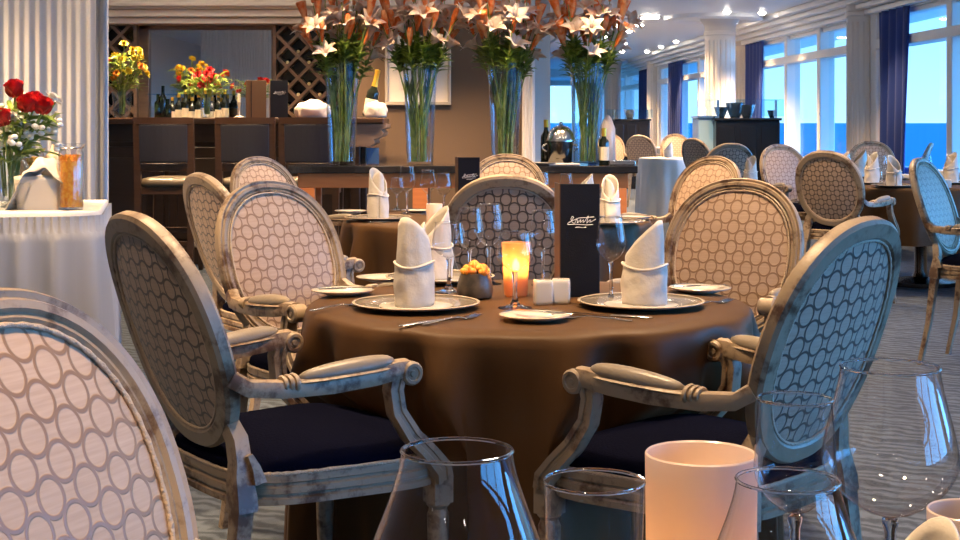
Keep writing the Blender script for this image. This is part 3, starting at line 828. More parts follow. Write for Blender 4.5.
# ---- menus
def script_logo(mb, cx, cz, w, y, s=1.0):
    """a hand-written looking silver mark with two short rules under it"""
    k = w / 1.0
    strokes = [
        [(-.5, -.06), (-.38, .0), (-.28, .16), (-.33, .20), (-.38, .10), (-.33, -.02), (-.25, -.06)],
        [(-.24, -.04), (-.18, .08), (-.13, .06), (-.16, -.04), (-.08, .02), (-.03, .09), (-.05, -.03), (.02, .04), (.06, .08), (.05, -.03), (.12, .02)],
        [(.10, .0), (.20, .17), (.24, .21), (.20, .07), (.18, -.05), (.26, .04), (.31, .08), (.29, -.02), (.38, .03), (.5, .10)],
        [(-.46, -.02), (-.1, .135), (.1, .15), (.44, .18)],
        [(-.5, -.10), (-.2, -.085), (.2, -.11), (.40, -.09)],
        [(-.22, -.20), (-.12, -.19), (.04, -.205), (.16, -.19)]]
    for st in strokes:
        pts = []
        for i in range(len(st) - 1):
            for q in range(4):
                t = q / 4; pts.append((st[i][0] * (1 - t) + st[i + 1][0] * t, st[i][1] * (1 - t) + st[i + 1][1] * t))
        pts.append(st[-1])
        mb.tube([(cx + k * a, y, cz + k * b) for a, b in pts], .011 * w * s, n=5)
def make_menu(w=.098, h=.285):
    r = thing('menu_folder', 'x', 'menu')
    MB().box((0, 0, h / 2), (w, .005, h)).build('front_cover', M['menu'], r, smooth=False, bevel=.0015)
    m = MB(); a = math.radians(98)
    m.box((0, 0, h / 2), (w, .004, h))
    m.xf(Matrix.Translation((-w / 2, .003, 0)) @ Matrix.Rotation(a, 4, 'Z') @ Matrix.Translation((w / 2, 0, 0)))
    m.build('back_cover', M['menu_in'], r, smooth=False, bevel=.001)
    m = MB(); script_logo(m, .004, h * .665, w * .72, -.0030); m.build('silver_logo', M['silver_ink'], r)
    return r
menu = Kind(make_menu())

# ================================================================= middle table
x, y = P(416, 308); charger.put('grey charger plate under the standing napkin, left front of the middle table', (x, y, TOP), 0, 'charger plates')
nap_b.put('white standing napkin on the charger plate at left front of the middle table', (x - .004, y, TOP + .0068), -2.05, 'standing napkins')
x, y = P(641, 306.5); charger.put('grey charger plate under the slanted napkin, right front of the middle table', (x, y, TOP), 0, 'charger plates')
nap_a.put('white napkin with slanted top on the charger at right front of the middle table', (x + .008, y, TOP + .0068), -.55, 'standing napkins')
x, y = P(440, 281); charger.put('charger plate at the rear of the middle table, behind the left napkin', (x, y, TOP), 0, 'charger plates')
nap_a.put('white napkin standing right behind the left front one on the middle table', (x - .018, y, TOP + .0068), .5, 'standing napkins')
x, y = P(343, 294.5); bread.put('small bread plate at the left edge of the middle table', (x, y, TOP), 0, 'bread plates')
bknife.put('small knife lying on the bread plate at the left edge', (x + .01, y - .005, TOP + .0142), .25, 'table knives')
x, y = P(535, 320); bread.put('small bread plate at the front edge of the middle table below the amber candle', (x, y, TOP), 0, 'bread plates')
bknife.put('small knife lying on the bread plate below the amber candle', (x + .02, y + .01, TOP + .0142), 2.7, 'table knives')
x, y = P(700, 292); bread.put('small bread plate at the right edge of the middle table before the tan armchair', (x, y, TOP), 0, 'bread plates')
bknife.put('small knife lying on the bread plate at the right edge', (x, y, TOP + .0142), .3, 'table knives')
x, y = P(385, 281); bread.put('small bread plate at the rear left of the middle table beside the pink armchair', (x, y, TOP), 0, 'bread plates')
x, y = P(430, 323); knife.put('long table knife in front of the left charger plate', (x, y + .006, TOP), .85, 'table knives')
x, y = P(447, 321.5); fork.put('table fork in front of the left charger plate, right of the knife', (x + .01, y + .004, TOP), .85, 'table forks')
x, y = P(592, 320); fork.put('table fork between the front bread plate and the right charger plate', (x, y + .005, TOP), 2.75, 'table forks')
x, y = P(607, 317); knife.put('table knife beside the fork left of the right charger plate', (x + .01, y + .01, TOP), 2.75, 'table knives')
x, y = P(709, 305); fork.put('table fork right of the right charger plate', (x, y, TOP), .8, 'table forks')
x, y = P(338, 308); fork.put('table fork left of the left charger plate', (x, y, TOP), .9, 'table forks')

x, y = P(580, 297)
o = menu.put('tall black menu folder with silver script standing on the middle table', (x, y, TOP), -.06, 'black menu folders', (1.03, 1, 1.02))
# salt and pepper
def make_shaker(fl):
    r = thing('salt_shaker', 'x', 'shaker')
    b = MB(); n = 40; rows = []
    for z, k in ((0, .94), (.002, .99), (.008, 1), (.050, 1), (.057, .97), (.060, .88)):
        row = []
        for j in range(n):
            a = 2 * PI * j / n; e = 2 / 6.0
            q = 1 - (.03 * max(0, cos(16 * a)) if fl else 0)
            row.append((.0235 * k * q * math.copysign(abs(cos(a)) ** e, cos(a)), .0235 * k * q * math.copysign(abs(sin(a)) ** e, sin(a)), z))
        rows.append(row)
    b.rows(rows, True, False, True, True); b.build('body', M['china'], r, angle=50)
    m = MB()
    for i in (-1, 0, 1): m.lathe([(0, .0606), (.0014, .0606), (.0014, .060), (0, .0598)], c=(.006 * i, 0, 0), n=8)
    m.build('pour_holes', M['black'], r)
    return r
x, y = P(543, 304); tag(make_shaker(False), 'square white ceramic shaker, the left one beside the black menu', 'shaker', 'white ceramic shakers', (x, y, TOP), .1)
x, y = P(561, 303); tag(make_shaker(True), 'fluted white ceramic shaker touching the front of the black menu', 'shaker', 'white ceramic shakers', (x, y, TOP), -.1)
# bronze pot with orange blossoms
x, y = P(475, 300)
pot = thing('flower_pot', 'small dark bronze pot of orange blossoms on the middle table', 'flower pot', (x, y + .03, TOP))
MB().lathe([(0, 0), (.034, 0), (.043, .006), (.0455, .02), (.042, .045), (.036, .066), (.0335, .0665), (.036, .050), (0, .050)], n=40, rmod=lambda a, z: 1 + .02 * cos(4 * a)).build('pot', M['pot'], pot)
rnd = random.Random(3); m = MB()
for k in range(26):
    a = rnd.random() * 6.28; q = .031 * math.sqrt(rnd.random()); zc = .064 + .018 * (1 - (q / .031) ** 2) + rnd.random() * .008
    m.ell((q * cos(a), q * sin(a), zc), (.011, .011, .009), 12, 6, lambda u, v, w, r=rnd.random() * 6: 1 + .18 * sin(5 * math.atan2(v, u) + r))
m.build('blossoms', M['orange_petal'], pot)
# amber candle
x, y = P(516, 297)
cdl = thing('candle_holder', 'glowing amber candle cup behind the goblet on the middle table', 'candle', (x, y + .02, TOP))
MB().lathe([(0, 0), (.026, 0), (.030, .004), (.037, .138), (.036, .1385), (.0355, .138), (.027, .006), (0, .005)], n=40).build('cup', M['amber'], cdl)
MB().lathe([(0, .006), (.020, .006), (.020, .058), (0, .056)], n=20).build('candle', M['wax'], cdl)
fl = [(0, .036), (.006, .042), (.0078, .050), (.006, .060), (.0025, .070), (0, .076)]
MB().lathe([(r * 1.3, z + .024) for r, z in fl], n=14).build('flame', M['flame'], cdl)
def glow(x, y, z, e, r=.012, col=(1, .55, .2)):
    l = bpy.data.lights.new('candle_glow', 'POINT'); l.energy = e; l.color = col; l.shadow_soft_size = r
    o = bpy.data.objects.new('candle_glow', l); COL.objects.link(o); o.location = (x, y, z)
glow(x, y + .02, TOP + .105, .08)
# glasses
x, y = P(515, 308); small_wine.put('stemmed goblet standing right in front of the amber candle', (x, y, TOP), 0, GL, (1.28, 1.28, 1.11))
x, y = P(611, 301); mid_wine.put('wine glass between the black menu and the slanted napkin', (x, y, TOP), 0, GL, .98)
x, y = P(466, 287); mid_wine.put('wine glass right above the pot of orange blossoms', (x + .01, y, TOP), 0, GL, 1.0)
x, y = P(489, 284); mid_wine.put('wine glass to the left of the amber candle, behind the pot', (x, y, TOP), 0, GL, 1.03)
x, y = P(543, 285); mid_wine.put('wine glass between the amber candle and the black menu', (x, y, TOP), 0, GL, .96)
x, y = P(449, 292); small_wine.put('small wine glass behind the left standing napkin', (x, y, TOP), 0, GL)

# ================================================================= second table (in front of the lilies)
x, y = P(378, 220); charger.put('charger plate at the front left of the second table', (x, y, TOP), 0, 'charger plates')
nap_b.put('tall white napkin standing alone in front of the dark console, left of the glasses', (x, y, TOP + .0068), 2.2, 'standing napkins', (1, 1, 1.08))
x, y = P(351, 213); bread.put('bread plate left of the tall napkin on the second table', (x, y, TOP), 0, 'bread plates')
x, y = P(418, 212.5); bread.put('bread plate behind the glasses on the second table', (x, y, TOP), 0, 'bread plates')
x, y = P(402, 223); knife.put('table knife before the charger plate of the second table', (x - .05, y + .02, TOP), .1, 'table knives')
x, y = P(407, 214); mid_wine.put('larger wine glass next to the tall napkin on the second table', (x, y, TOP), 0, GL, 1.08)
x, y = P(428, 214); mid_wine.put('wine glass between the larger glass and the small menu on the second table', (x, y, TOP), 0, GL, 1.0)
x, y = P(446, 216); mid_wine.put('wine glass touching the left side of the small menu', (x - .01, y, TOP), 0, GL, .95)
x, y = P(397, 210); small_wine.put('small glass behind the tall napkin on the second table', (x, y, TOP), 0, GL, 1)
x, y = P(434, 224); tag(MB().lathe([(0, 0), (.036, 0), (.036, .085), (.0345, .087), (.033, .085), (.033, .004), (0, .004)], n=32).build('candle_cup', M['frost']), 'small frosted candle cup on the second table, left of the small menu', 'candle', None, (x, y + .05, TOP))
x, y = P(469, 215); menu.put('smaller black menu folder on the second table, before the pale armchair', (x, y, TOP), 0, 'black menu folders', (1.06, 1, .98))
x, y = P(584, 213); nap_a.put('leaning white napkin above the tall black menu, against the console', (x, y, TOP), .15, 'standing napkins', (1, 1, .95))
x, y = P(610, 224); charger.put('charger plate at the right end of the second table', (x, y, TOP), 0, 'charger plates')
nap_b.put('white napkin standing right of the tall black menu on the second table', (x, y, TOP + .0068), 1.5, 'standing napkins', (1, 1, .98))
x, y = P(640, 219); bread.put('bread plate at the right edge of the second table', (x - .03, y, TOP), 0, 'bread plates')
x, y = P(542, 214); mid_wine.put('wine glass left of the tall black menu on the second table', (x, y, TOP), 0, GL, .95)
x, y = P(566, 213); mid_wine.put('wine glass directly behind the top of the tall black menu', (x, y, TOP), 0, GL, .9)

# ================================================================= window table and neighbours
wt = [(860, 178, nap_a, .2, 'white napkin standing farthest left on the window table, below the grey armchair', 1.1),
      (872, 184, nap_b, .6, 'second white napkin from the left on the window table', 1.05), (894, 187, nap_a, 2.0, 'white napkin at the front of the window table beside the silvery armchair', 1.05),
      (951, 184, nap_b, .5, 'white napkin on the window table at the right picture edge', 1.05)]
for px, py, k, rz, lab, sc in wt:
    x, y = P(px, py); charger.put('charger plate under the ' + lab.replace('white ', ''), (x, y, TOP), 0, 'charger plates')
    k.put(lab, (x, y, TOP + .0068), rz, 'standing napkins', sc)
x, y = P(833, 181); nap_a.put('white napkin peeking over the brown armchair at the window table', (x + .1, y + .1, TOP), .2, 'standing napkins', 1.1)
for px, py, lab in ((806, 178, 'leftmost wine glass of the window table, above the pale armchair by the black cabinet'), (815, 178, 'wine glass of the window table, second from its left end'), (846, 179, 'wine glass left of the napkins on the window table'),
                    (882, 184, 'wine glass between the two front napkins of the window table'), (927, 183, 'wine glass right of the silvery armchair on the window table')):
    x, y = P(px, py); x = max(x, 2.5); mid_wine.put(lab, (x, y, TOP), 0, GL, .95)
x, y = P(935, 184); tag(MB().lathe([(0, 0), (.05, 0), (.05, .13), (.048, .132), (.046, .13), (.046, .004), (0, .004)], n=32).build('candle_cup', M['frost']), 'frosted candle cup on the window table behind the silvery armchair', 'candle', None, (x - .02, y + .1, TOP))
x, y = P(944, 188); tag(MB().box((0, 0, .03), (.09, .05, .06)).build('sugar_caddy', M['china'], bevel=.006), 'low white caddy on the window table at the silvery armchair', 'caddy', None, (x, y, TOP))
x, y = P(764, 187); x, y = 1.90, 10.05; nap_b.put('white napkin between the tan armchair and the pale armchair by the black cabinet', (x - .02, y, TOP), .9, 'standing napkins', 1.0)
x, y = P(672, 156); nap_a.put('tiny white napkin on the distant white table', (X(668, 18.4), 18.35, TOP), 0, 'standing napkins', 1)

# ================================================================= nearest table
def on(px, d): return X(px, d), d
x, y = on(457, .90); wide_wine.put('big wine glass at the bottom of the picture, left of the tumbler', (x, y, TOP), 0, GL, 1.0)
x, y = on(594, 1.02); tumbler.put('plain glass tumbler between the big wine glass and the frosted candle', (x, y, TOP), 0, 'tumblers', (1.0, 1.0, 1.265))
x, y = on(890, 1.235); big_wine.put('big wine glass at the right edge of the nearest table', (x, y, TOP), 0, GL, (1.07, 1.07, 1.01))
x, y = on(795, 1.22); white_wine.put('straight sided wine glass right behind the frosted candle', (x, y, TOP), 0, GL, (1.0, 1.0, 1.0))
x, y = on(788, .90); wide_wine.put('big wine glass in front of the frosted candle, cut by the bottom edge', (x, y, TOP), 0, GL, (.92, .92, .925))
x, y = on(701, 1.27)
cn = thing('candle_holder', 'large frosted candle cup glowing on the nearest table', 'candle', (x, y, TOP))
MB().lathe([(0, 0), (.046, 0), (.0475, .004), (.0490, .158), (.0478, .1595), (.0465, .158), (.0450, .006), (0, .005)], n=64).build('cup', M['frost'], cn)
MB().lathe([(0, .006), (.036, .006), (.036, .055), (0, .052)], n=28).build('candle', M['wax'], cn)
MB().lathe([(r, z + .022) for r, z in fl], n=14).build('flame', M['flame_low'], cn)
glow(x, y, TOP + .062, .10, .015, (1, .55, .22))
x, y = on(615, 1.42); bread.put('pale bread plate on the nearest table behind the tumbler', (x, y, TOP), 0, 'bread plates')
x, y = on(918, 1.02); nap = tag(make_napkin(9, w=.036, h=.165, band=.06), 'folded napkin behind the big wine glass at the right edge', 'napkin', 'standing napkins', (x, y, TOP), .7)
x, y = on(975, 1.15); tag(MB().lathe([(0, 0), (.03, 0), (.035, .004), (.037, .14), (.036, .141), (.035, .14), (.033, .006), (0, .006)], n=40).build('candle_cup', M['frost']), 'pale glass cup cut by the right edge on the nearest table', 'cup', None, (x, y, TOP))
# ------------------------------------------------------------------ console with four lily vases
YC = 9.4; CT = .895
con = thing('console_table', 'long wooden console with a dark polished top carrying the lily vases', 'console table', (0, 0, 0))
x0, x1 = X(288, YC), X(638, YC)
MB().b2(x0, x1, YC, YC + .50, CT - .05, CT).build('table_top', M['black_top'], con, smooth=False, bevel=.006)
MB().b2(x0 + .06, x1 - .06, YC + .03, YC + .47, CT - .145, CT - .05).build('apron', M['orange_wood'], con, smooth=False, bevel=.004)
for lx in (x0 + .12, X(420, YC), X(520, YC), x1 - .12):
    for ly in (YC + .06, YC + .44):
        MB().box((lx, ly, (CT - .145) / 2), (.10, .06, CT - .145)).build('leg', M['orange_wood'], con, smooth=False, bevel=.004)
MB().b2(x0 + .1, x1 - .1, YC + .05, YC + .45, .10, .14).build('lower_shelf', M['black_top'], con, smooth=False, bevel=.004)

VX = [342, 420, 505, 587]; VN = ['leftmost', 'second from left', 'third from left', 'rightmost']
VH = .675
def make_vase():
    o = MB().lathe([(0, 0), (.084, 0), (.088, .004), (.114, VH), (.112, VH + .0015), (.108, VH), (.083, .022), (0, .020)], n=56).build('tall_vase', M['vase_glass'], angle=50)
    o['category'] = 'vase'; o['label'] = 'x'; return o
vase = Kind(make_vase())
def leafblade(m, p0, d, l, w, droop=.3, up=Vector((0, 0, 1)), seg=5):
    d = Vector(d).normalized(); side = d.cross(up)
    if side.length < .1: side = Vector((1, 0, 0))
    side.normalize(); rows = []; p = Vector(p0)
    for k in range(seg + 1):
        t = k / seg; ww = w * (sin(PI * (t * .92 + .06)) ** .8)
        q = p + d * (l * t) - Vector((0, 0, droop * l * t * t)); nn = side.cross(d) * (.25 * ww)
        rows.append([q - side * ww / 2 + nn, q, q + side * ww / 2 + nn])
    m.rows(rows, closed=False)
def bud(m, p, d, l, r, flare=0.0):
    d = Vector(d).normalized(); a = d.orthogonal().normalized(); b = d.cross(a); rows = []
    prof = [(0, .35), (.12, .5), (.35, .72), (.62, 1), (.82, .8 + flare * .5), (1, .12 + flare * 1.6)]
    for t, k in prof:
        rows.append([Vector(p) + d * (l * t) + (a * cos(2 * PI * j / 9) + b * sin(2 * PI * j / 9)) * (r * k * (1 + .12 * cos(3 * 2 * PI * j / 9))) for j in range(9)])
    m.rows(rows, True, False, True, True)
def blossom(m, p, d, l, rnd):
    d = Vector(d).normalized(); a = d.orthogonal().normalized(); b = d.cross(a)
    tw = rnd.random() * 6
    for k in range(6):
        an = tw + k * PI / 3; o = a * cos(an) + b * sin(an); s = d.cross(o); rows = []
        ll = l * (1 if k % 2 else .92); wd = l * (.40 if k % 2 else .30)
        for i in range(8):
            t = i / 7
            along = ll * (.62 * t - .55 * max(0, t - .55) ** 1.6); out = ll * (.05 + .28 * t ** 1.3 + .55 * max(0, t - .4) ** 1.2)
            w = wd * (sin(PI * (.08 + .90 * t)) ** .9)
            c = Vector(p) + d * along + o * out; cup = (d * .5 - o * .2) * (w * .22)
            rows.append([c - s * w / 2 + cup, c, c + s * w / 2 + cup])
        m.rows(rows, closed=False)
def make_lily(seed, spec, H_, lean, base):
    rnd = random.Random(seed)
    r = thing('lily_stem', 'x', 'flower')
    def pt(t):
        z = H_ * t
        return Vector((base + lean * max(0, t - .15) ** 1.7, .02 * sin(3 * t + seed), z))
    m = MB(); m.tube([pt(i / 12) for i in range(13)], [.0062 - .0022 * i / 12 for i in range(13)], n=7)
    tips = []
    top = pt(1); d0 = (pt(1) - pt(.9)).normalized()
    for i, kind in enumerate(spec):
        t = .80 + .20 * i / max(1, len(spec) - 1)
        an = rnd.random() * 6.28; dd = (d0 + Vector((cos(an), sin(an), .1)) * (.20 if kind == 'B' else .42)).normalized()
        p = pt(t); q = p + dd * (.05 + .03 * rnd.random())
        m.tube([p, p * .5 + q * .5 + d0 * .006, q], [.0036, .0032, .0030], n=6); tips.append((kind, q, dd))
    m.build('stalk', M['stem'], r)
    lf = MB()
    for i in range(26):
        t = rnd.uniform(.665, .80); an = rnd.random() * 6.28
        dv = Vector((cos(an), sin(an), rnd.uniform(.25, 1.2)))
        leafblade(lf, pt(t), dv, rnd.uniform(.07, .115), rnd.uniform(.020, .030), rnd.uniform(.05, .35))
    for i in range(7):
        t = rnd.uniform(.10, .5); an = rnd.random() * 6.28
        leafblade(lf, pt(t), (.25 * cos(an), .25 * sin(an), 1), .12, .016, 0)
    lf.build('foliage', M['leaf'], r, angle=180)
    for kind, q, dd in tips:
        m = MB()
        if kind == 'B':
            bud(m, q, dd, rnd.uniform(.12, .165), rnd.uniform(.020, .027), rnd.choice((0, .3, .8))); m.build('bud', M['lily_bud'], r, angle=180)
        else:
            blossom(m, q, (dd + Vector((.3, 0, .0))).normalized(), rnd.uniform(.15, .18), rnd); m.build('blossom', M['lily'], r, angle=180, solid=.0012)
    return r
kinds = [Kind(make_lily(*a)) for a in ((1, 'BOB', .97, .17, .030), (2, 'BBOB', .90, .24, .045), (3, 'OBB', .96, .22, .04), (4, 'OBO', .86, .26, .05), (5, 'OOB', 1.00, .10, .02), (6, 'OB', 1.02, .14, .035), (7, 'BOO', .94, .20, .045))]
rnd = random.Random(21)
for px, vn in zip(VX, VN):
    vx = X(px, YC + .24); vy = YC + .24
    vase.put('tall flared glass vase of lilies, %s of four on the console' % vn, (vx, vy, CT), 0, 'tall glass vases')
    off = rnd.random() * 6
    for k in range(22):
        a = off + k * 2.39996 + rnd.uniform(-.2, .2)
        kinds[k % 7].put('orange and white lily stem in the %s glass vase on the console' % vn, (vx, vy, CT + .022), a, 'lily stems in the %s glass vase' % vn, rnd.uniform(.93, 1.05))

# things on the right end of the console
Yb = YC + .22
def bottle_mb(h, r, nr=.014, sh=.6):
    return [(0, 0), (r * .96, 0), (r, .006), (r, h * sh), (r * .93, h * (sh + .05)), (r * .5, h * (sh + .13)), (nr, h * (sh + .19)), (nr, h * .985), (nr * .9, h), (0, h)]
b = thing('wine_bucket', 'dark polished wine bucket on the console, left of the rightmost vase', 'wine bucket', (X(560, Yb), Yb, CT))
MB().lathe([(0, 0), (.072, 0), (.078, .01), (.088, .15), (.094, .152), (.094, .158), (.086, .156), (.075, .012), (0, .010)], n=40).build('bucket', M['darksteel'], b)
for s in (-1, 1): MB().tube([(s * (.088 + .03 * sin(PI * k / 8)), 0, .09 + .05 * k / 8) for k in range(9)], .006).build('handle', M['steel'], b)
cl = thing('serving_cloche', 'round polished cover standing on the wine bucket by the rightmost vase', 'cover', (X(561, Yb), Yb, CT + .158))
MB().lathe([(.098, 0), (.098, .006), (.092, .02), (.082, .055), (.055, .09), (.02, .105), (0, .107)], n=40).build('dome', M['steel'], cl)
MB().ell((0, 0, .117), (.014, .014, .012)).build('knob', M['steel'], cl)
o = thing('champagne_bottle', 'dark bottle at the far left end of the console objects, beside the bucket', 'bottle', (X(547, Yb), Yb + .14, CT))
MB().lathe(bottle_mb(.30, .036), n=24).build('body', M['dark_bottle'], o)
MB().lathe([(.0145, .25), (.0155, .25), (.0155, .30), (0, .303)], n=16).build('capsule', M['foil'], o)
tag(MB().lathe([(0, 0), (.07, 0), (.12, .016), (.122, .019), (.118, .019), (.07, .006), (0, .006)], n=40).build('side_plate', M['china']), 'white plate on the console in front of the wine bucket', 'plate', None, (X(546, YC + .1), YC + .13, CT))
tag(MB().b2(-.10, .10, -.035, .035, 0, .016).build('folded_napkin', M['napkin'], bevel=.005, smooth=False), 'flat folded white napkin at the front of the console, left of the rightmost vase', 'napkin', None, (X(565, YC), YC + .06, CT))
o = thing('wine_bottle', 'dark wine bottle with pale label right of the rightmost vase', 'bottle', (X(604, Yb), Yb, CT))
MB().lathe(bottle_mb(.245, .034), n=28).build('body', M['dark_bottle'], o)
MB().lathe([(.0343, .03), (.0346, .03), (.0346, .12), (.0343, .12)], n=28).build('paper_label', M['label'], o)
MB().lathe([(.0145, .19), (.0155, .19), (.0155, .243), (0, .248)], n=16).build('capsule', M['foil'], o)
tag(MB().b2(-.085, .085, -.06, .06, 0, .03).build('tray', M['steel'], bevel=.005, smooth=False), 'small steel tray at the right end of the console', 'tray', None, (X(622, Yb), Yb, CT))
tag(MB().lathe([(0, 0), (.05, 0), (.054, .006), (.052, .24), (.03, .30), (.012, .33), (0, .335)], n=32).build('white_lantern', M['frost']), 'tall white lantern behind the pale bottle beside the rightmost vase', 'lantern', None, (X(608, Yb + .14), Yb + .17, CT))

# ------------------------------------------------------------------ the bar
YB0 = 11.95; BT = 1.215
bx0, bx1 = -3.75, X(387, YB0)
bar = thing('bar_counter', 'dark panelled bar counter with a wooden top behind the bar stools', 'bar counter', (0, 0, 0))
MB().b2(bx0, bx1 - .02, YB0 - .10, YB0 + .55, BT - .05, BT).build('counter_top', M['stool_wood'], bar, smooth=False, bevel=.012)
m = MB(); m.b2(bx0, bx1 - .20, YB0 + .06, YB0 + .46, 0, BT - .05); m.b2(bx0, bx1 - .20, YB0 + .02, YB0 + .07, 0, .14); m.b2(bx0, bx1 - .19, YB0 + .0, YB0 + .07, BT - .20, BT - .05)
m.build('body', M['bar_wood'], bar, smooth=False, bevel=.006)
xx = bx0 + .05
while xx < bx1 - .6:
    m = MB(); w_ = .52
    m.b2(xx, xx + w_, YB0 + .035, YB0 + .062, .20, BT - .24)
    m.b2(xx + .07, xx + w_ - .07, YB0 + .022, YB0 + .04, .28, BT - .33)
    m.build('front_panel', M['bar_wood'], bar, smooth=False, bevel=.010); xx += .56
m = MB()
prof = [(-.17, .0), (.14, 0), (.14, -.035), (.10, -.05), (.12, -.08), (.10, -.11), (.04, -.13), (.05, -.16), (.0, -.19), (-.17, -.19)]
m.prism([(bx1 - .14 + a, BT - .05 + z) for a, z in prof], YB0 - .08, YB0 + .5); m.build('carved_bracket', M['frame_wood'], bar, smooth=False, bevel=.004)
MB().b2(bx1 - .30, bx1 - .22, YB0 - .07, YB0 + .02, 0, BT - .05).build('end_post', M['bar_wood'], bar, smooth=False, bevel=.006)
MB().b2(bx1 - .20, bx1 - .07, YB0 + .05, YB0 + .07, .72, BT - .25).build('blue_panel', M['bag_blue'], bar, smooth=False)
MB().tube([(bx0, YB0 - .13, .18), (bx1 - .3, YB0 - .13, .18)], .022, n=12).build('foot_rail', M['rimgold'], bar)

# bar stools facing the counter (+y), seen from behind
def make_stool():
    r = thing('bar_stool', 'x', 'bar stool')
    for sx in (-1, 1):
        MB().tube([(sx * .205, -.225, 0), (sx * .205, -.205, .45), (sx * .205, -.20, .72), (sx * .208, -.235, 1.19)], [1, 1.1, 1.2, 1.05], sec=[(-.022, -.02), (.022, -.02), (.022, .02), (-.022, .02)], up=(0, 1, 0)).build('rear_leg', M['stool_wood'], r)
        MB().tube([(sx * .200, .215, 0), (sx * .200, .20, .68)], [.8, 1.1], sec=[(-.022, -.02), (.022, -.02), (.022, .02), (-.022, .02)], up=(0, 1, 0)).build('front_leg', M['stool_wood'], r)
    m = MB(); rows = []
    for k in range(9):
        x = -.23 + .46 * k / 8; b_ = -.232 - .03 * (1 - (x / .23) ** 2)
        rows.append([(x, b_ - .02, 1.165), (x, b_ + .02, 1.165), (x, b_ + .02, 1.215 - .0), (x, b_ - .02, 1.215)])
    m.rows(rows, True, False, True, True); m.build('top_rail', M['stool_wood'], r)
    m = MB(); m.b2(-.19, .19, -.225, -.185, .80, .86); m.build('lower_back_rail', M['stool_wood'], r, smooth=False, bevel=.004)
    m = MB(); rows = []
    for k in range(9):
        x = -.186 + .372 * k / 8; b_ = -.03 * (1 - (x / .186) ** 2)
        rows.append([(x, b_ - .198, .865), (x, b_ - .236, .87), (x, b_ - .262, 1.16), (x, b_ - .215, 1.165)])
    m.rows(rows, True, False, True, True); m.build('leather_back', M['leather'], r, smooth=False, bevel=.008)
    MB().b2(-.2, .2, -.21, -.19, .22, .26).build('stretcher', M['stool_wood'], r, smooth=False, bevel=.004)
    MB().b2(-.2, .2, .195, .215, .30, .34).build('foot_rest', M['stool_wood'], r, smooth=False, bevel=.004)
    m = MB(); m.b2(-.21, .21, -.21, .215, .62, .68)
    m.build('seat_frame', M['stool_wood'], r, smooth=False, bevel=.004)
    rows = []
    for i, z in ((.004, .68), (-.004, .70), (.0, .725), (.04, .745), (.12, .755), (.2, .757)):
        k = 1 - i / .22
        rows.append([(k * .222 * math.copysign(abs(cos(a)) ** .42, cos(a)), k * .222 * math.copysign(abs(sin(a)) ** .42, sin(a)) + .0, z) for a in [2 * PI * j / 40 for j in range(40)]])
    MB().rows(rows, True, False, True, True).build('seat_cushion', M['seat_leather'], r, angle=180)
    return r
stool = Kind(make_stool())
stool.put('leather backed bar stool nearest the sheer curtain, its olive seat in full view', (X(166, 11.2), 11.35, 0), 0, 'bar stools')
stool.put('bar stool in the middle of the row, behind the pale armchair', (X(247, 11.2), 11.35, 0), 0, 'bar stools')
stool.put('bar stool at the end of the row beside the leftmost lily vase', (X(310, 11.2), 11.35, 0), 0, 'bar stools')

# back wall of the bar, cornice, brown wall
YW = 13.6
struct(MB().b2(-5.2, .47, YW, YW + .15, 0, CEIL).build('wall_bar', M['wall_cream'], smooth=False))
struct(MB().b2(X(352, 12.6), .47, 12.62, 12.78, 0, CEIL).build('wall_brown', M['brown_wall'], smooth=False))
c = MB()
zb = Z(23, 13.15)
for yo, z0, z1 in ((.0, zb + .13, CEIL), (-.05, zb + .15, zb + .20), (.05, zb + .06, zb + .13), (.11, zb, zb + .06)):
    c.b2(-5.2, X(352, 12.6) - .005, 13.15 + yo, 13.6, z0, z1)
struct(c.build('trim_7', M['soffit'], smooth=False, bevel=.012))
c = MB()
for yo, z0, z1 in ((.10, Z(17, 12.5), Z(13, 12.5)), (.05, Z(13, 12.5), Z(6, 12.5)), (.0, Z(6, 12.5), CEIL)):
    c.b2(X(352, 12.6) - .02, .40, 12.5 + yo, 12.62, z0, z1)
struct(c.build('trim_8', M['soffit'], smooth=False, bevel=.01))
bb = thing('back_bar_cabinet', 'dark back bar cabinet below the bar mirror', 'cabinet', (0, 0, 0))
MB().b2(-4.2, X(348, 13.3), 13.15, YW - .004, 1.13, 1.17).build('cabinet_top', M['stool_wood'], bb, smooth=False, bevel=.006)
MB().b2(-4.2, X(346, 13.3), 13.2, YW - .004, 0, 1.13).build('body', M['bar_wood'], bb, smooth=False)
mr = thing('bar_mirror', 'large mirror in a wooden frame on the bar wall', 'mirror', (0, 0, 0))
mx0, mx1, mz0, mz1 = X(150, 13.55), X(272, 13.55), 1.17, Z(30, 13.55)
MB().b2(mx0, mx1, 13.555, 13.59, mz0, mz1).build('mirror_glass', M['mirror'], mr, smooth=False)
m = MB(); fw = .075
m.b2(mx0 - fw * 1.8, mx0, 13.50, 13.6, mz0, mz1 + fw); m.b2(mx1, mx1 + fw * .7, 13.50, 13.6, mz0, mz1 + fw); m.b2(mx0 - fw * 1.8, mx1 + fw * .7, 13.50, 13.6, mz1, mz1 + fw)
m.build('frame', M['frame_wood'], mr, smooth=False, bevel=.008)
sh = thing('glass_shelf', 'thin glass shelf across the bar mirror', 'shelf', (0, 0, 0))
MB().b2(mx0 + .02, mx1 - .02, 13.30, 13.55, Z(94, 13.4) - .006, Z(94, 13.4)).build('shelf_board', M['guard'], sh, smooth=False)
for xq in (mx0 + .25, mx1 - .25): MB().b2(xq - .012, xq + .012, 13.42, 13.555, Z(94, 13.4) - .03, Z(94, 13.4) - .007).build('bracket', M['steel'], sh, smooth=False)

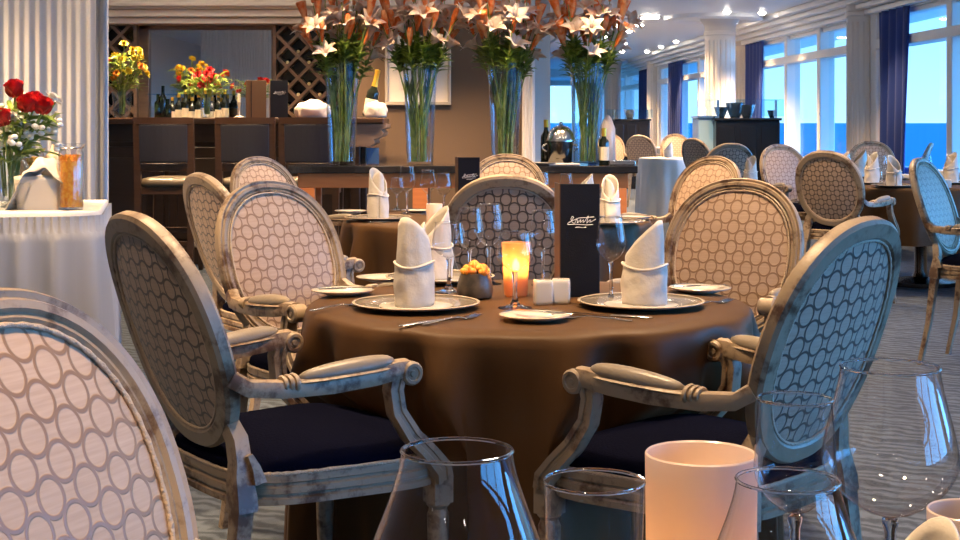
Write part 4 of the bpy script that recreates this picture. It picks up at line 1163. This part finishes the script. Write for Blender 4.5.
def wine_rack(xa, xb, z0, z1, label, step=.20):
    r = thing('wine_rack', label, 'wine rack', (0, 0, 0))
    m = MB(); m.b2(xa, xb, 13.57, 13.6, z0, z1); m.build('dark_back', M['black'], r, smooth=False)
    m = MB(); t = .015
    def clip(x0_, z0_, dx, dz):
        t0, t1 = 0.0, 10.0
        for p, d, a, b_ in ((x0_, dx, xa, xb), (z0_, dz, z0, z1)):
            u, v = (a - p) / d, (b_ - p) / d
            if u > v: u, v = v, u
            t0 = max(t0, u); t1 = min(t1, v)
        return (t0, t1) if t1 - t0 > .02 else None
    s2 = math.sqrt(.5); n = int((xb - xa + z1 - z0) / step) + 2
    for k in range(-n, n + 1):
        for sgn in (1, -1):
            px_ = (xa + k * step) if sgn == 1 else (xa + k * step)
            pz_ = z0
            q = clip(px_ - 5 * sgn * s2 * 0 - (0), pz_, sgn * s2, s2)
            if not q: continue
            a = (px_ + sgn * s2 * q[0], 13.46 if sgn == 1 else 13.465, pz_ + s2 * q[0]); b_ = (px_ + sgn * s2 * q[1], 13.46 if sgn == 1 else 13.465, pz_ + s2 * q[1])
            m.tube([a, b_], 1, sec=[(-t, -.045), (t, -.045), (t, .10), (-t, .10)], up=(0, 1, 0))
    m.build('lattice', M['rack_wood'], r, smooth=False)
    m = MB(); m.b2(xa - .03, xa, 13.40, 13.6, z0, z1); m.b2(xb, xb + .03, 13.40, 13.6, z0, z1); m.b2(xa - .03, xb + .03, 13.40, 13.6, z1, z1 + .03); m.b2(xa - .03, xb + .03, 13.40, 13.6, z0 - .02, z0)
    m.build('frame', M['rack_wood'], r, smooth=False, bevel=.004)
    return r
RX0, RX1, RZ0, RZ1 = X(277, 13.46), X(345, 13.46), 1.19, Z(24, 13.46)
wine_rack(RX0, RX1, RZ0, RZ1, 'diamond lattice wine rack right of the bar mirror, behind the leftmost vase')
wine_rack(X(100, 13.46), X(135, 13.46), 1.19, Z(24, 13.46), 'narrow lattice wine rack left of the mirror, above the yellow flowers')
bl = thing('wine_bottle', 'x', 'bottle')
MB().lathe([(0, 0), (.014, 0), (.0155, .004), (.0145, .05), (.014, .08), (.036, .11), (.036, .115), (0, .116)], n=14).xf(Matrix.Rotation(-PI / 2, 4, 'X')).build('neck', M['dark_bottle'], bl)
MB().lathe([(0, -.006), (.010, -.005), (.0165, -.001), (.0165, .006), (0, .007)], n=14).xf(Matrix.Rotation(-PI / 2, 4, 'X')).build('capsule', M['capsule'], bl)
rb = Kind(bl); step = .20; cnt = 0
for i in range(12):
    for j in range(-12, 12):
        bx = RX0 + step * .5 * (i + 1 - (j % 2 == 0) * 0); bz = RZ0 + step * .5 * j
        if (i + j) % 2: continue
        if RX0 + .05 < bx < RX1 - .06 and RZ0 + .08 < bz < RZ1 - .15 and (i * 7 + j * 3) % 11 != 0:
            rb.put('wine bottle lying in the lattice rack, only its neck showing', (bx, 13.445, bz - .055), 0, 'bottles in the wine rack')
        
# bottles under the shelf
bb_ = thing('liquor_bottle', 'x', 'bottle')
MB().lathe(bottle_mb(.29, .036), n=18).build('body', M['dark_bottle'], bb_)
MB().lathe([(.0364, .05), (.0367, .05), (.0367, .13), (.0364, .13)], n=18).build('paper_label', M['label'], bb_)
MB().lathe([(.0145, .25), (.0155, .25), (.0155, .29), (0, .293)], n=12).build('capsule', M['foil'], bb_)
lb = Kind(bb_)
for k in range(9):
    lb.put('dark bottle with pale label in the row below the bar mirror', (X(172 + 6.6 * k, 13.3), 13.32, 1.171), k * .7, 'bottles below the bar mirror', (1, 1, .82 + .12 * (k % 3)))
# items on the bar counter
Y1 = YB0 + .2
gv = thing('flower_vase', 'glass vase of yellow and orange flowers at the left end of the bar', 'vase', (X(122, Y1), Y1, BT))
MB().lathe([(0, 0), (.06, 0), (.064, .004), (.085, .22), (.083, .2215), (.081, .22), (.06, .012), (0, .010)], n=36).build('glass_body', M['vase_glass'], gv)
def bouquet(label, loc, zr, zc, nfl, flmat, fmat2, sz, seed, R, fsz=.028, white=0):
    r = thing('flower_bouquet', label, 'flowers', loc); rnd = random.Random(seed)
    st = MB(); lf = MB(); pos = []
    for k in range(nfl):
        a = rnd.random() * 6.28; q = math.sqrt(rnd.random()); z = zc + zr * rnd.uniform(-.6, 1) * (1 - .5 * q)
        p = Vector((R * q * cos(a), R * q * sin(a), z)); pos.append(p)
        st.tube([(.02 * cos(a), .02 * sin(a), .02), (.03 * cos(a), .03 * sin(a), zc * .5), p], .0035, n=5)
    st.build('stems', M['stem'], r)
    for k in range(nfl * 5):
        a = rnd.random() * 6.28; z = rnd.uniform(zc - zr * .9, zc + zr * .4); q = R * rnd.uniform(.1, .7)
        leafblade(lf, (q * cos(a), q * sin(a), z), (cos(a), sin(a), rnd.uniform(-.1, .9)), rnd.uniform(.06, .12), rnd.uniform(.02, .035), .3)
    lf.build('foliage', M['leaf'], r, angle=180)
    for k, p in enumerate(pos):
        m = MB(); f = fsz * rnd.uniform(.8, 1.25); sd = rnd.random() * 6
        d = Vector((p.x, p.y - .05, .12)).normalized()
        for ly, (rad, up) in enumerate(((1, 0), (.75, .3), (.45, .5))):
            for q in range(6):
                an = sd + q * PI / 3 + ly * .5; a0 = d.orthogonal().normalized(); b0 = d.cross(a0); o = a0 * cos(an) + b0 * sin(an)
                leafblade(m, p + d * f * (.1 * ly - .2), (o * rad + d * (.35 + up * 1.6)), f * (1.35 - .2 * ly), f * 1.05, 0, d, 4)
        m.build('flower', [flmat, fmat2][k % 4 == 0], r, angle=180)
    if white:
        for k in range(white):
            a = rnd.random() * 6.28; q = R * rnd.uniform(.3, 1.05); z = zc + rnd.uniform(-.8, .5) * zr
            m = MB(); p = (q * cos(a), q * sin(a), z)
            for i in range(6):
                e = (p[0] + rnd.uniform(-.017, .017), p[1] + rnd.uniform(-.017, .017), p[2] + rnd.uniform(-.017, .017))
                m.ell(e, (.011, .011, .009), 8, 5)
            m.build('small_white_blooms', M['white_petal'], r)
    return r
bouquet('yellow and orange flower bouquet at the left end of the bar', (X(122, Y1), Y1, BT + .012), .22, .42, 30, M['yellow_petal'], M['orange_petal'], .3, 5, .20, .032)
rv = thing('flower_vase', 'small glass vase of red flowers before the bar mirror', 'vase', (X(205, Y1), Y1 + .1, BT))
MB().lathe([(0, 0), (.05, 0), (.054, .004), (.06, .17), (.058, .1715), (.056, .17), (.05, .012), (0, .010)], n=32).build('glass_body', M['vase_glass'], rv)
bouquet('red flower bouquet standing on the bar before the mirror', (X(205, Y1), Y1 + .1, BT + .012), .13, .30, 22, M['red_petal'], M['red_petal'], .3, 9, .24, .030)
o = thing('menu_board', 'plain brown menu board on the bar, the left one of two', 'menu', (X(257, Y1), Y1 - .05, BT), 0, 'menu boards on the bar')
MB().box((0, 0, .157), (.172, .006, .314)).build('front_cover', M['menu_in'], o, smooth=False, bevel=.0015)
MB().box((-.04, .05, .155), (.006, .11, .310)).build('back_support', M['menu'], o, smooth=False, bevel=.0015)
menu.put('dark menu board with silver logo on the bar, right of the brown one', (X(280, Y1), Y1 - .05, BT), 0, 'menu boards on the bar', (1.5, 1, 1.10))
cs = thing('candlestick', 'small pale candlestick on the bar left of the menu boards', 'candlestick', (X(240, Y1), Y1 - .05, BT))
MB().lathe([(0, 0), (.04, 0), (.04, .008), (.012, .02), (.009, .10), (.018, .12), (.018, .13), (0, .13)], n=24).build('holder', M['rimgold'], cs)
MB().lathe([(0, .13), (.011, .13), (.011, .20), (0, .202)], n=16).build('candle', M['wax'], cs)
# wrapped bundle and champagne in ice
def crumple(c, r, seed, n=28, m=14):
    rr = random.Random(seed); ph = [rr.random() * 6 for _ in range(6)]
    b = MB(); b.ell((0, 0, 0), (1, 1, 1), n, m, lambda x, y, z: 1 + .10 * sin(5 * x + ph[0]) * cos(6 * z + ph[1]) + .08 * sin(9 * y + ph[2] + 4 * z) + .05 * sin(15 * x + 9 * z + ph[3]))
    b.v = [(c[0] + x * r[0], c[1] + y * r[1], max(0, c[2] + z * r[2])) for x, y, z in b.v]; return b
tag(crumple((0, 0, .06), (.15, .11, .085), 4).build('napkin_bundle', M['bundle'], angle=70), 'crumpled pale linen bundle on the bar beside the leftmost lily vase', 'linen', None, (X(313, Y1), Y1, BT))
ch = thing('champagne_bottle', 'champagne bottle with gold foil neck leaning on the bar end', 'bottle', (X(368, Y1), Y1 + .05, BT + .012)); ch.rotation_euler = (0, .20, 0); ch.scale = (1.25, 1.25, 1.25)
MB().lathe(bottle_mb(.315, .042, .0150, .5), n=28).build('body', M['dark_bottle'], ch)
MB().lathe([(.0152, .215), (.022, .205), (.017, .25), (.0165, .30), (.0185, .305), (.0185, .32), (0, .324)], n=20).build('gold_foil', M['foil'], ch)
MB().lathe([(.0424, .05), (.0428, .05), (.0428, .12), (.0424, .12)], n=28).build('paper_label', M['label'], ch)
tag(crumple((0, 0, .05), (.095, .05, .085), 8).build('napkin', M['napkin'], angle=70), 'white napkin wrapped round the foot of the champagne bottle', 'napkin', None, (X(376, Y1), Y1 - .06, BT))
tag(MB().b2(-.16, .16, -.12, .12, 0, .010).build('glass_tray', M['guard'], bevel=.003, smooth=False), 'flat glass tray on the end of the bar under the champagne bottle', 'tray', None, (X(366, Y1), Y1 + .02, BT))
# small clutter on the back bar
for k, (px, h) in enumerate(((158, .20), (163, .27), (168, .16))):
    tag(MB().lathe(bottle_mb(h, .03), n=18).build('liquor_bottle', M['bottle']), ('short', 'tall', 'small squat')[k] + ' green bottle on the bar, right of the yellow flowers', 'bottle', 'green bottles on the bar', (X(px, Y1), Y1, BT))
# picture on the brown wall
pf = thing('framed_picture', 'pale framed picture on the brown wall behind the second lily vase', 'picture', (0, 0, 0))
a0, a1, z0, z1 = X(385, 12.6), X(451, 12.6), Z(105, 12.6), Z(30, 12.6)
m = MB(); t = .028
m.b2(a0, a1, 12.585, 12.62, z0, z0 + t); m.b2(a0, a1, 12.585, 12.62, z1 - t, z1); m.b2(a0, a0 + t, 12.585, 12.62, z0 + t, z1 - t); m.b2(a1 - t, a1, 12.585, 12.62, z0 + t, z1 - t)
m.build('frame', M['rimgold'], pf, smooth=False, bevel=.003)
MB().b2(a0 + t, a1 - t, 12.600, 12.618, z0 + t, z1 - t).build('mat_board', M['matboard'], pf, smooth=False)
MB().b2(a0 + .12, a1 - .12, 12.596, 12.600, z0 + .13, z1 - .13).build('art_print', M['art'], pf, smooth=False)
# ------------------------------------------------------------------ sheer curtain and buffet table at left
YS = 5.85
n = 900; xr = X(108, YS); rows = []
for i in range(9):
    z = .02 + (CEIL - .03) * i / 8; row = []
    for j in range(n + 1):
        s = j / n; x = xr - 2.6 * s
        y = YS + .0095 * sin(2 * PI * 62 * s + 1.6 * sin(17 * s)) + .012 * sin(2 * PI * 13 * s + .3 * i) * (1 - i / 16)
        row.append((x, y, z))
    rows.append(row)
o = MB().rows(rows, closed=False).build('sheer_curtain', M['sheer'], angle=180)
tag(o, 'full height sheer white curtain behind the roses at left', 'curtain')
o = MB().rows([[(xr - .035 + .045 * j / 6, YS - .05 + .012 * sin(2 * PI * j / 6), z) for j in range(7)] for z in (.02, 1.3, CEIL - .01)], closed=False).build('curtain_border', M['skirt'], angle=180, solid=.004)
tag(o, 'pale hem band along the right edge of the sheer curtain', 'curtain')

BTZ = .905
YF = 4.42
bx1 = X(98, YF)
def turn(x, y):      # the table stands askew, its end edge running away to the left
    a = math.radians(12.5); dx, dy = x - bx1, y - YF
    return bx1 + dx * cos(a) - dy * sin(a), YF + dx * sin(a) + dy * cos(a)
bt = thing('buffet_table', 'buffet table with a gathered white skirt and jars on top', 'table', (0, 0, 0))
tb = MB().b2(bx1 - 1.8, bx1 - .05, YF + .05, YF + .66, BTZ - .03, BTZ - .004); tb.v = [(*turn(x, y), z) for x, y, z in tb.v]
tb.build('table_board', M['bar_wood'], bt, smooth=False)
rows = []
def outline(e=0):
    pts = []
    cx0, cy0, cx1, cy1, r = bx1 - 1.85, YF, bx1, YF + .72, .10
    L1 = 220
    for k in range(L1): pts.append((cx0 + (cx1 - r - cx0) * k / L1, cy0, 0, -1))
    for k in range(20):
        a = -PI / 2 + PI / 2 * k / 20; pts.append((cx1 - r + r * cos(a), cy0 + r + r * sin(a), cos(a), sin(a)))
    for k in range(91): pts.append((cx1, cy0 + r + (cy1 - cy0 - r) * k / 90, 1, 0))
    out = []
    for x, y, a, b in pts:
        q = math.radians(12.5); out.append((*turn(x, y), a * cos(q) - b * sin(q), a * sin(q) + b * cos(q)))
    return out
ol = outline()
tt = MB(); tt.add([(x, y, BTZ) for x, y, _, _ in ol] + [(*turn(bx1 - 1.85, YF + .72), BTZ)], [tuple(range(len(ol) + 1))])
tt.rows([[(x, y, BTZ) for x, y, _, _ in ol], [(x + a * .006, y + b * .006, BTZ - .004) for x, y, a, b in ol], [(x + a * .008, y + b * .008, BTZ - .03) for x, y, a, b in ol]], closed=False)
o = tt.build('tablecloth', M['white_cloth'], angle=60)
tag(o, 'white cloth covering the top of the buffet table at left', 'tablecloth')
s1 = MB(); rows = []
zs = [BTZ - .012, BTZ - .06, BTZ - .065, BTZ - .09, .55, .25, .01]
for i, z in enumerate(zs):
    row = []
    d = (BTZ - z)
    for j, (x, y, a, b) in enumerate(ol):
        w_ = (.5 + .5 * sin(j * .50)) ** 1.5
        off = .012 + (.006 * sin(j * 2.1) if i < 2 else (.002 + .022 * w_ * min(1, (d - .05) / .1) + .035 * d))
        row.append((x + a * off, y + b * off, z))
    rows.append(row)
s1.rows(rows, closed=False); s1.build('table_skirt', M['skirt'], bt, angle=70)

def onb(px, Y): return (X(px, Y), Y, BTZ)
# roses in a vase
Yv = 4.72
rvz = thing('flower_vase', 'round glass vase of red roses on the buffet table', 'vase', onb(10, Yv))
MB().lathe([(0, 0), (.05, 0), (.075, .02), (.085, .06), (.065, .12), (.05, .15), (.056, .165), (.0545, .166), (.047, .15), (.06, .12), (.08, .06), (.07, .022), (0, .012)], n=36).build('glass_body', M['vase_glass'], rvz)
def rose(m, p, d, s):
    d = Vector(d).normalized(); a = d.orthogonal().normalized(); b = d.cross(a)
    for ly in range(5):
        k = 5 if ly < 4 else 3
        for q in range(k):
            an = q * 2 * PI / k + ly * .7; o = a * cos(an) + b * sin(an); t_ = d.cross(o); rows = []
            op = 1 - ly * .19
            for i in range(6):
                t = i / 5; rad = s * (.25 + .75 * op * sin(min(1.4, t * 1.5)) ** .8 + (.18 * op * max(0, t - .7) / .3)); h = s * (-.5 + t * (1.25 + .10 * ly))
                w_ = s * (1.15 * op + .25) * sin(PI * (.16 + .72 * t)) ** .6
                c = Vector(p) + o * rad * .85 + d * h
                rows.append([c + t_ * (u * w_ * .62) - o * (abs(u) ** 1.6 * w_ * .30) for u in (-1, -.5, 0, .5, 1)])
            m.rows(rows, closed=False)

def make_rose(h, lx, seed):
    r = thing('rose', 'x', 'flower'); rnd = random.Random(seed)
    p = [(0, 0, 0), (lx * .15, 0, h * .4), (lx, 0, h)]
    MB().tube(p, .0035, n=6).build('stem', M['stem'], r)
    lf = MB()
    for k in range(8):
        t = rnd.uniform(.45, .9); an = rnd.random() * 6.28
        leafblade(lf, (lx * t * t, 0, h * t), (cos(an), sin(an), .4), .065, .034, .3)
    lf.build('foliage', M['leaf'], r, angle=180)
    m = MB(); rose(m, (lx, 0, h + .015), (lx, -.06, .25), .034); m.build('rose_head', M['red_petal'], r, angle=180)
    return r
bx_, by_, _ = onb(10, Yv)
for k, (px, py, yy, lab) in enumerate(((15, 91, 4.66, 'red rose at the very top of the bunch beside the sheer curtain'), (3, 120, 4.62, 'red rose cut by the left picture edge'), (27, 106, 4.62, 'red rose left of the pair at the right of the bunch'), (34, 103, 4.72, 'red rose in the middle of the three at right'), (42, 108, 4.64, 'red rose furthest right in the bunch'), (-6, 105, 4.72, 'red rose outside the left edge'))):
    x, z = X(px, yy), Z(py, yy); dx, dy = x - bx_, yy - by_
    if px < 0: continue
    o = make_rose(z - BTZ - .03, math.hypot(dx, dy), k)
    tag(o, lab, 'flower', 'red roses', (bx_, by_, BTZ + .015), math.atan2(dy, dx))
bouquet('mass of small white blossoms and green leaves under the red roses', (bx_, by_, BTZ + .014), .13, .27, 16, M['white_petal'], M['white_petal'], .2, 12, .15, .018, 34)
def jar(label, px, Y, h, r, fill, fmat, bail=True):
    j = thing('storage_jar', label, 'jar', onb(px, Y))
    MB().lathe([(0, 0), (r * .95, 0), (r, .006), (r, h * .86), (r * .86, h * .93), (r * .86, h * .95), (r * .83, h * .95), (r * .83, h * .92), (r * .965, h * .85), (r * .965, .008), (0, .006)], n=36).build('glass_body', M['thin_glass'], j)
    m = MB(); rnd = random.Random(int(px))
    if fill == 'sticks':
        m.lathe([(0, .010), (r * .84, .010), (r * .84, h * .74), (0, h * .76)], n=30)
        for k in range(90):
            a = rnd.random() * 6.28; q = r * .9 * math.sqrt(rnd.random()); a2 = a + rnd.uniform(-.5, .5); q2 = r * .9 * math.sqrt(rnd.random())
            m.tube([(q2 * cos(a2), q2 * sin(a2), .010), (q * cos(a), q * sin(a), h * rnd.uniform(.76, .84))], .0032, n=5)
    else:
        for k in range(150):
            a = rnd.random() * 6.28; q = r * .84 * math.sqrt(rnd.random()); m.ell((q * cos(a), q * sin(a), .02 + rnd.random() * h * .68), (.012, .009, .010), 7, 5)
    m.build('contents', fmat, j)
    MB().lathe([(r * .9, h * .95), (r * .92, h * .955), (r * .92, h * .985), (r * .8, h), (0, h)], n=36).build('lid', M['thin_glass'], j)
    m = MB(); m.loop([(r * .88 * cos(a), r * .88 * sin(a), h * .935) for a in [2 * PI * k / 32 for k in range(32)]], .0022, 5)
    m.tube([(r * .9, -.012, h * .93), (r * 1.08, 0, h * .99), (r * .9, .012, h * .93)], .002, n=5)
    m.build('wire_clip', M['steel'], j)
jar('tall clip jar of amber spaghetti at the right end of the buffet', 71, 4.52, .208, .038, 'sticks', M['spaghetti'])
jar('squat clip jar of orange pasta under the roses', 31, 4.88, .19, .044, 'bits', M['pasta'])
tag(MB().lathe([(0, 0), (.03, .002), (.052, .03), (.05, .06), (.028, .085), (.010, .105), (.006, .125), (0, .126)], n=28, rmod=lambda a, z: 1 + .02 * cos(9 * a)).build('onion', M['onion']), 'pale garlic shaped bulb resting behind the bread basket', 'vegetable', None, (X(54, 4.92), 4.92, BTZ + .075))
tag(MB().lathe([(0, 0), (.06, 0), (.065, .004), (.065, .07), (.06, .0745), (0, .075)], n=28).build('wooden_stand', M['rack_wood']), 'small wooden stand under the pale bulb on the buffet', 'stand', None, (X(54, 4.92), 4.92, BTZ))
# bread basket lined with a cloth
bk = thing('bread_basket', 'cloth lined bread basket between roses and spaghetti jar', 'basket', onb(43, 4.56)); bk.scale = (.74, .8, .95)
m = MB(); rows = []
for i in range(10):
    t = i / 9
    rows.append([(x_, y_ , z_) for x_, y_, z_ in [((.10 + .012 * t) * math.copysign(abs(cos(a)) ** .5, cos(a)), (.06 + .01 * t) * math.copysign(abs(sin(a)) ** .5, sin(a)), .11 * t) for a in [2 * PI * k / 48 for k in range(48)]]])
m.rows(rows, True, False, True, False); m.build('basket_body', M['matboard'], bk, angle=60, solid=.004)
m = MB(); rows = []
for i in range(11):
    t = i / 10; row = []
    for k in range(25):
        s = k / 24; x = -.14 + .25 * s
        row.append((x, -.085 + .15 * t, .098 + .075 * sin(PI * min(1, max(0, (s - .1)) / .9) ** 1.3) * (.7 + .3 * sin(PI * t)) - .10 * max(0, .28 - s) / .28 - .03 * abs(t - .5) + .006 * sin(20 * s + 9 * t)))
    rows.append(row)
m.rows(rows, closed=False); m.build('lining_cloth', M['napkin'], bk, angle=180, solid=.004)
bw = MB().lathe([(0, 0), (.035, 0), (.06, .02), (.075, .055), (.082, .085), (.080, .086), (.072, .056), (.055, .022), (0, .012)], n=24, rmod=lambda a, z: 1 + .04 * cos(8 * a)).build('cut_glass_bowl', M['thin_glass'], angle=20)
tag(bw, 'cut glass bowl at the front of the buffet below the roses', 'bowl', None, onb(12, 4.54))

# ------------------------------------------------------------------ buffet cabinets in the distance
def cabinet(label, px0, px1, Y, ztop, gz, glabel):
    r = thing('buffet_cabinet', label, 'cabinet', (0, 0, 0)); a, b_ = X(px0, Y), X(px1, Y)
    MB().b2(a, b_, Y, Y + .7, .0, ztop - .03).build('body', M['black'], r, smooth=False, bevel=.01)
    MB().b2(a - .02, b_ + .02, Y - .02, Y + .72, ztop - .03, ztop).build('counter_top', M['black_top'], r, smooth=False, bevel=.006)
    k = 3
    for i in range(k):
        u0 = a + (b_ - a) * i / k + .03; u1 = a + (b_ - a) * (i + 1) / k - .03
        MB().b2(u0, u1, Y - .012, Y + .003, .16, ztop - .10).build('door_panel', M['black'], r, smooth=False, bevel=.006)
    g = thing('sneeze_guard', glabel, 'glass guard', (0, 0, 0))
    MB().b2(a - .1, b_ + .05, Y + .02, Y + .03, ztop + .02, gz).build('front_pane', M['guard'], g, smooth=False)
    MB().b2(a - .1, b_ + .05, Y + .02, Y + .5, gz, gz + .01).build('top_pane', M['guard'], g, smooth=False)
    for xx in (a + .03, b_ - .04): MB().b2(xx - .012, xx + .012, Y + .03, Y + .055, ztop, gz).build('post', M['steel'], g, smooth=False)
    return r
cabinet('black buffet cabinet with glass guard in front of the round column', 716, 780, 16.8, Z(118, 16.8), Z(100, 16.8), 'blueish glass guard on the nearer black cabinet')
cabinet('far black buffet cabinet beyond the small white table', 613, 650, 25.5, Z(119, 25.5), Z(110, 25.5), 'small glass guard on the far black cabinet')
o = thing('display_case', 'pale blue glazed case at the left side of the black cabinet', 'display case', (0, 0, 0))
MB().b2(X(696, 17.2), X(714, 17.2), 17.0, 17.5, 0, Z(118, 17)).build('case_body', M['lightblue'], o, smooth=False, bevel=.01)
MB().b2(X(695, 17.2), X(714.5, 17.2), 16.98, 17.52, Z(118, 17), Z(116, 17)).build('case_top', M['steel'], o, smooth=False)
rnd = random.Random(8)
cup = MB().lathe([(0, 0), (.04, 0), (.06, .05), (.085, .13), (.082, .13), (.055, .05), (0, .01)], n=16).build('serving_bowl', M['steel']); cup['category'] = 'bowl'; cup['label'] = 'x'
ck = Kind(cup)
Yk = 17.1
for px, lab, s in ((721, 'polished bowl at the left end of the black cabinet top', 1.0), (735, 'polished bowl in the middle of the black cabinet top', 1.4), (747, 'polished bowl right of the middle of the black cabinet top', 1.2), (772, 'small polished bowl at the right end of the black cabinet', .7)):
    ck.put(lab, (X(px, Yk), Yk, Z(118, 16.8) + .001), 0, 'bowls on the black cabinet', s)
for px, lab in ((701, 'tall pale bottle at the left of the display case top'), (709, 'tall pale bottle at the right of the display case top')):
    tag(MB().lathe(bottle_mb(.28, .05), n=16).build('water_bottle', M['vase_glass']), lab, 'bottle', 'pale bottles on the display case', (X(px, 17.2), 17.2, Z(116, 17) + .001))
ck.put('polished bowl on the far black cabinet', (X(630, 25.8), 25.8, Z(119, 25.5) + .001), 0, 'bowls on the black cabinet', 1.3)
# ------------------------------------------------------------------ camera, sky, exposure
cd = bpy.data.cameras.new('camera'); co = bpy.data.objects.new('camera', cd); COL.objects.link(co)
co.location = (0, 0, EYE); co.rotation_euler = (PI / 2, 0, 0)
cd.sensor_width = 36; cd.lens = FPX / 960 * 36; cd.shift_y = -(270 - HORIZON) / 960; cd.clip_end = 60000; cd.clip_start = .05
SC.camera = co
wd = bpy.data.worlds.new('sky'); SC.world = wd; wd.use_nodes = True; nt = wd.node_tree
bg = nt.nodes['Background']; tc = N(nt, 'ShaderNodeTexCoord'); sp = N(nt, 'ShaderNodeSeparateXYZ'); L(nt, tc.outputs['Generated'], sp.inputs[0])
r = N(nt, 'ShaderNodeValToRGB'); el = r.color_ramp.elements
el[0].position = 0; el[0].color = (.36, .74, 1, 1); el[1].position = .35; el[1].color = (.10, .42, .95, 1)
e = el.new(.09); e.color = (.22, .60, 1, 1)
L(nt, sp.outputs[2], r.inputs[0]); L(nt, r.outputs[0], bg.inputs[0]); bg.inputs[1].default_value = 1.5
vs = SC.view_settings; SC.display_settings.display_device = 'sRGB'
vs.view_transform = 'Standard'; vs.look = 'None'; vs.gamma = 1; vs.use_curve_mapping = False; vs.exposure = .6
cy = SC.cycles
cy.max_bounces = 14; cy.transmission_bounces = 12; cy.transparent_max_bounces = 24; cy.diffuse_bounces = 5; cy.glossy_bounces = 5
cy.sample_clamp_indirect = 4; cy.caustics_reflective = False; cy.use_denoising = True

sl = bpy.data.lights.new('overcast_daylight', 'SUN'); sl.energy = 12; sl.angle = math.radians(80); sl.color = (.10, .42, 1)
so = bpy.data.objects.new('overcast_daylight', sl); COL.objects.link(so)
so.rotation_euler = Vector((-1, .22, -.14)).to_track_quat('-Z', 'Y').to_euler()
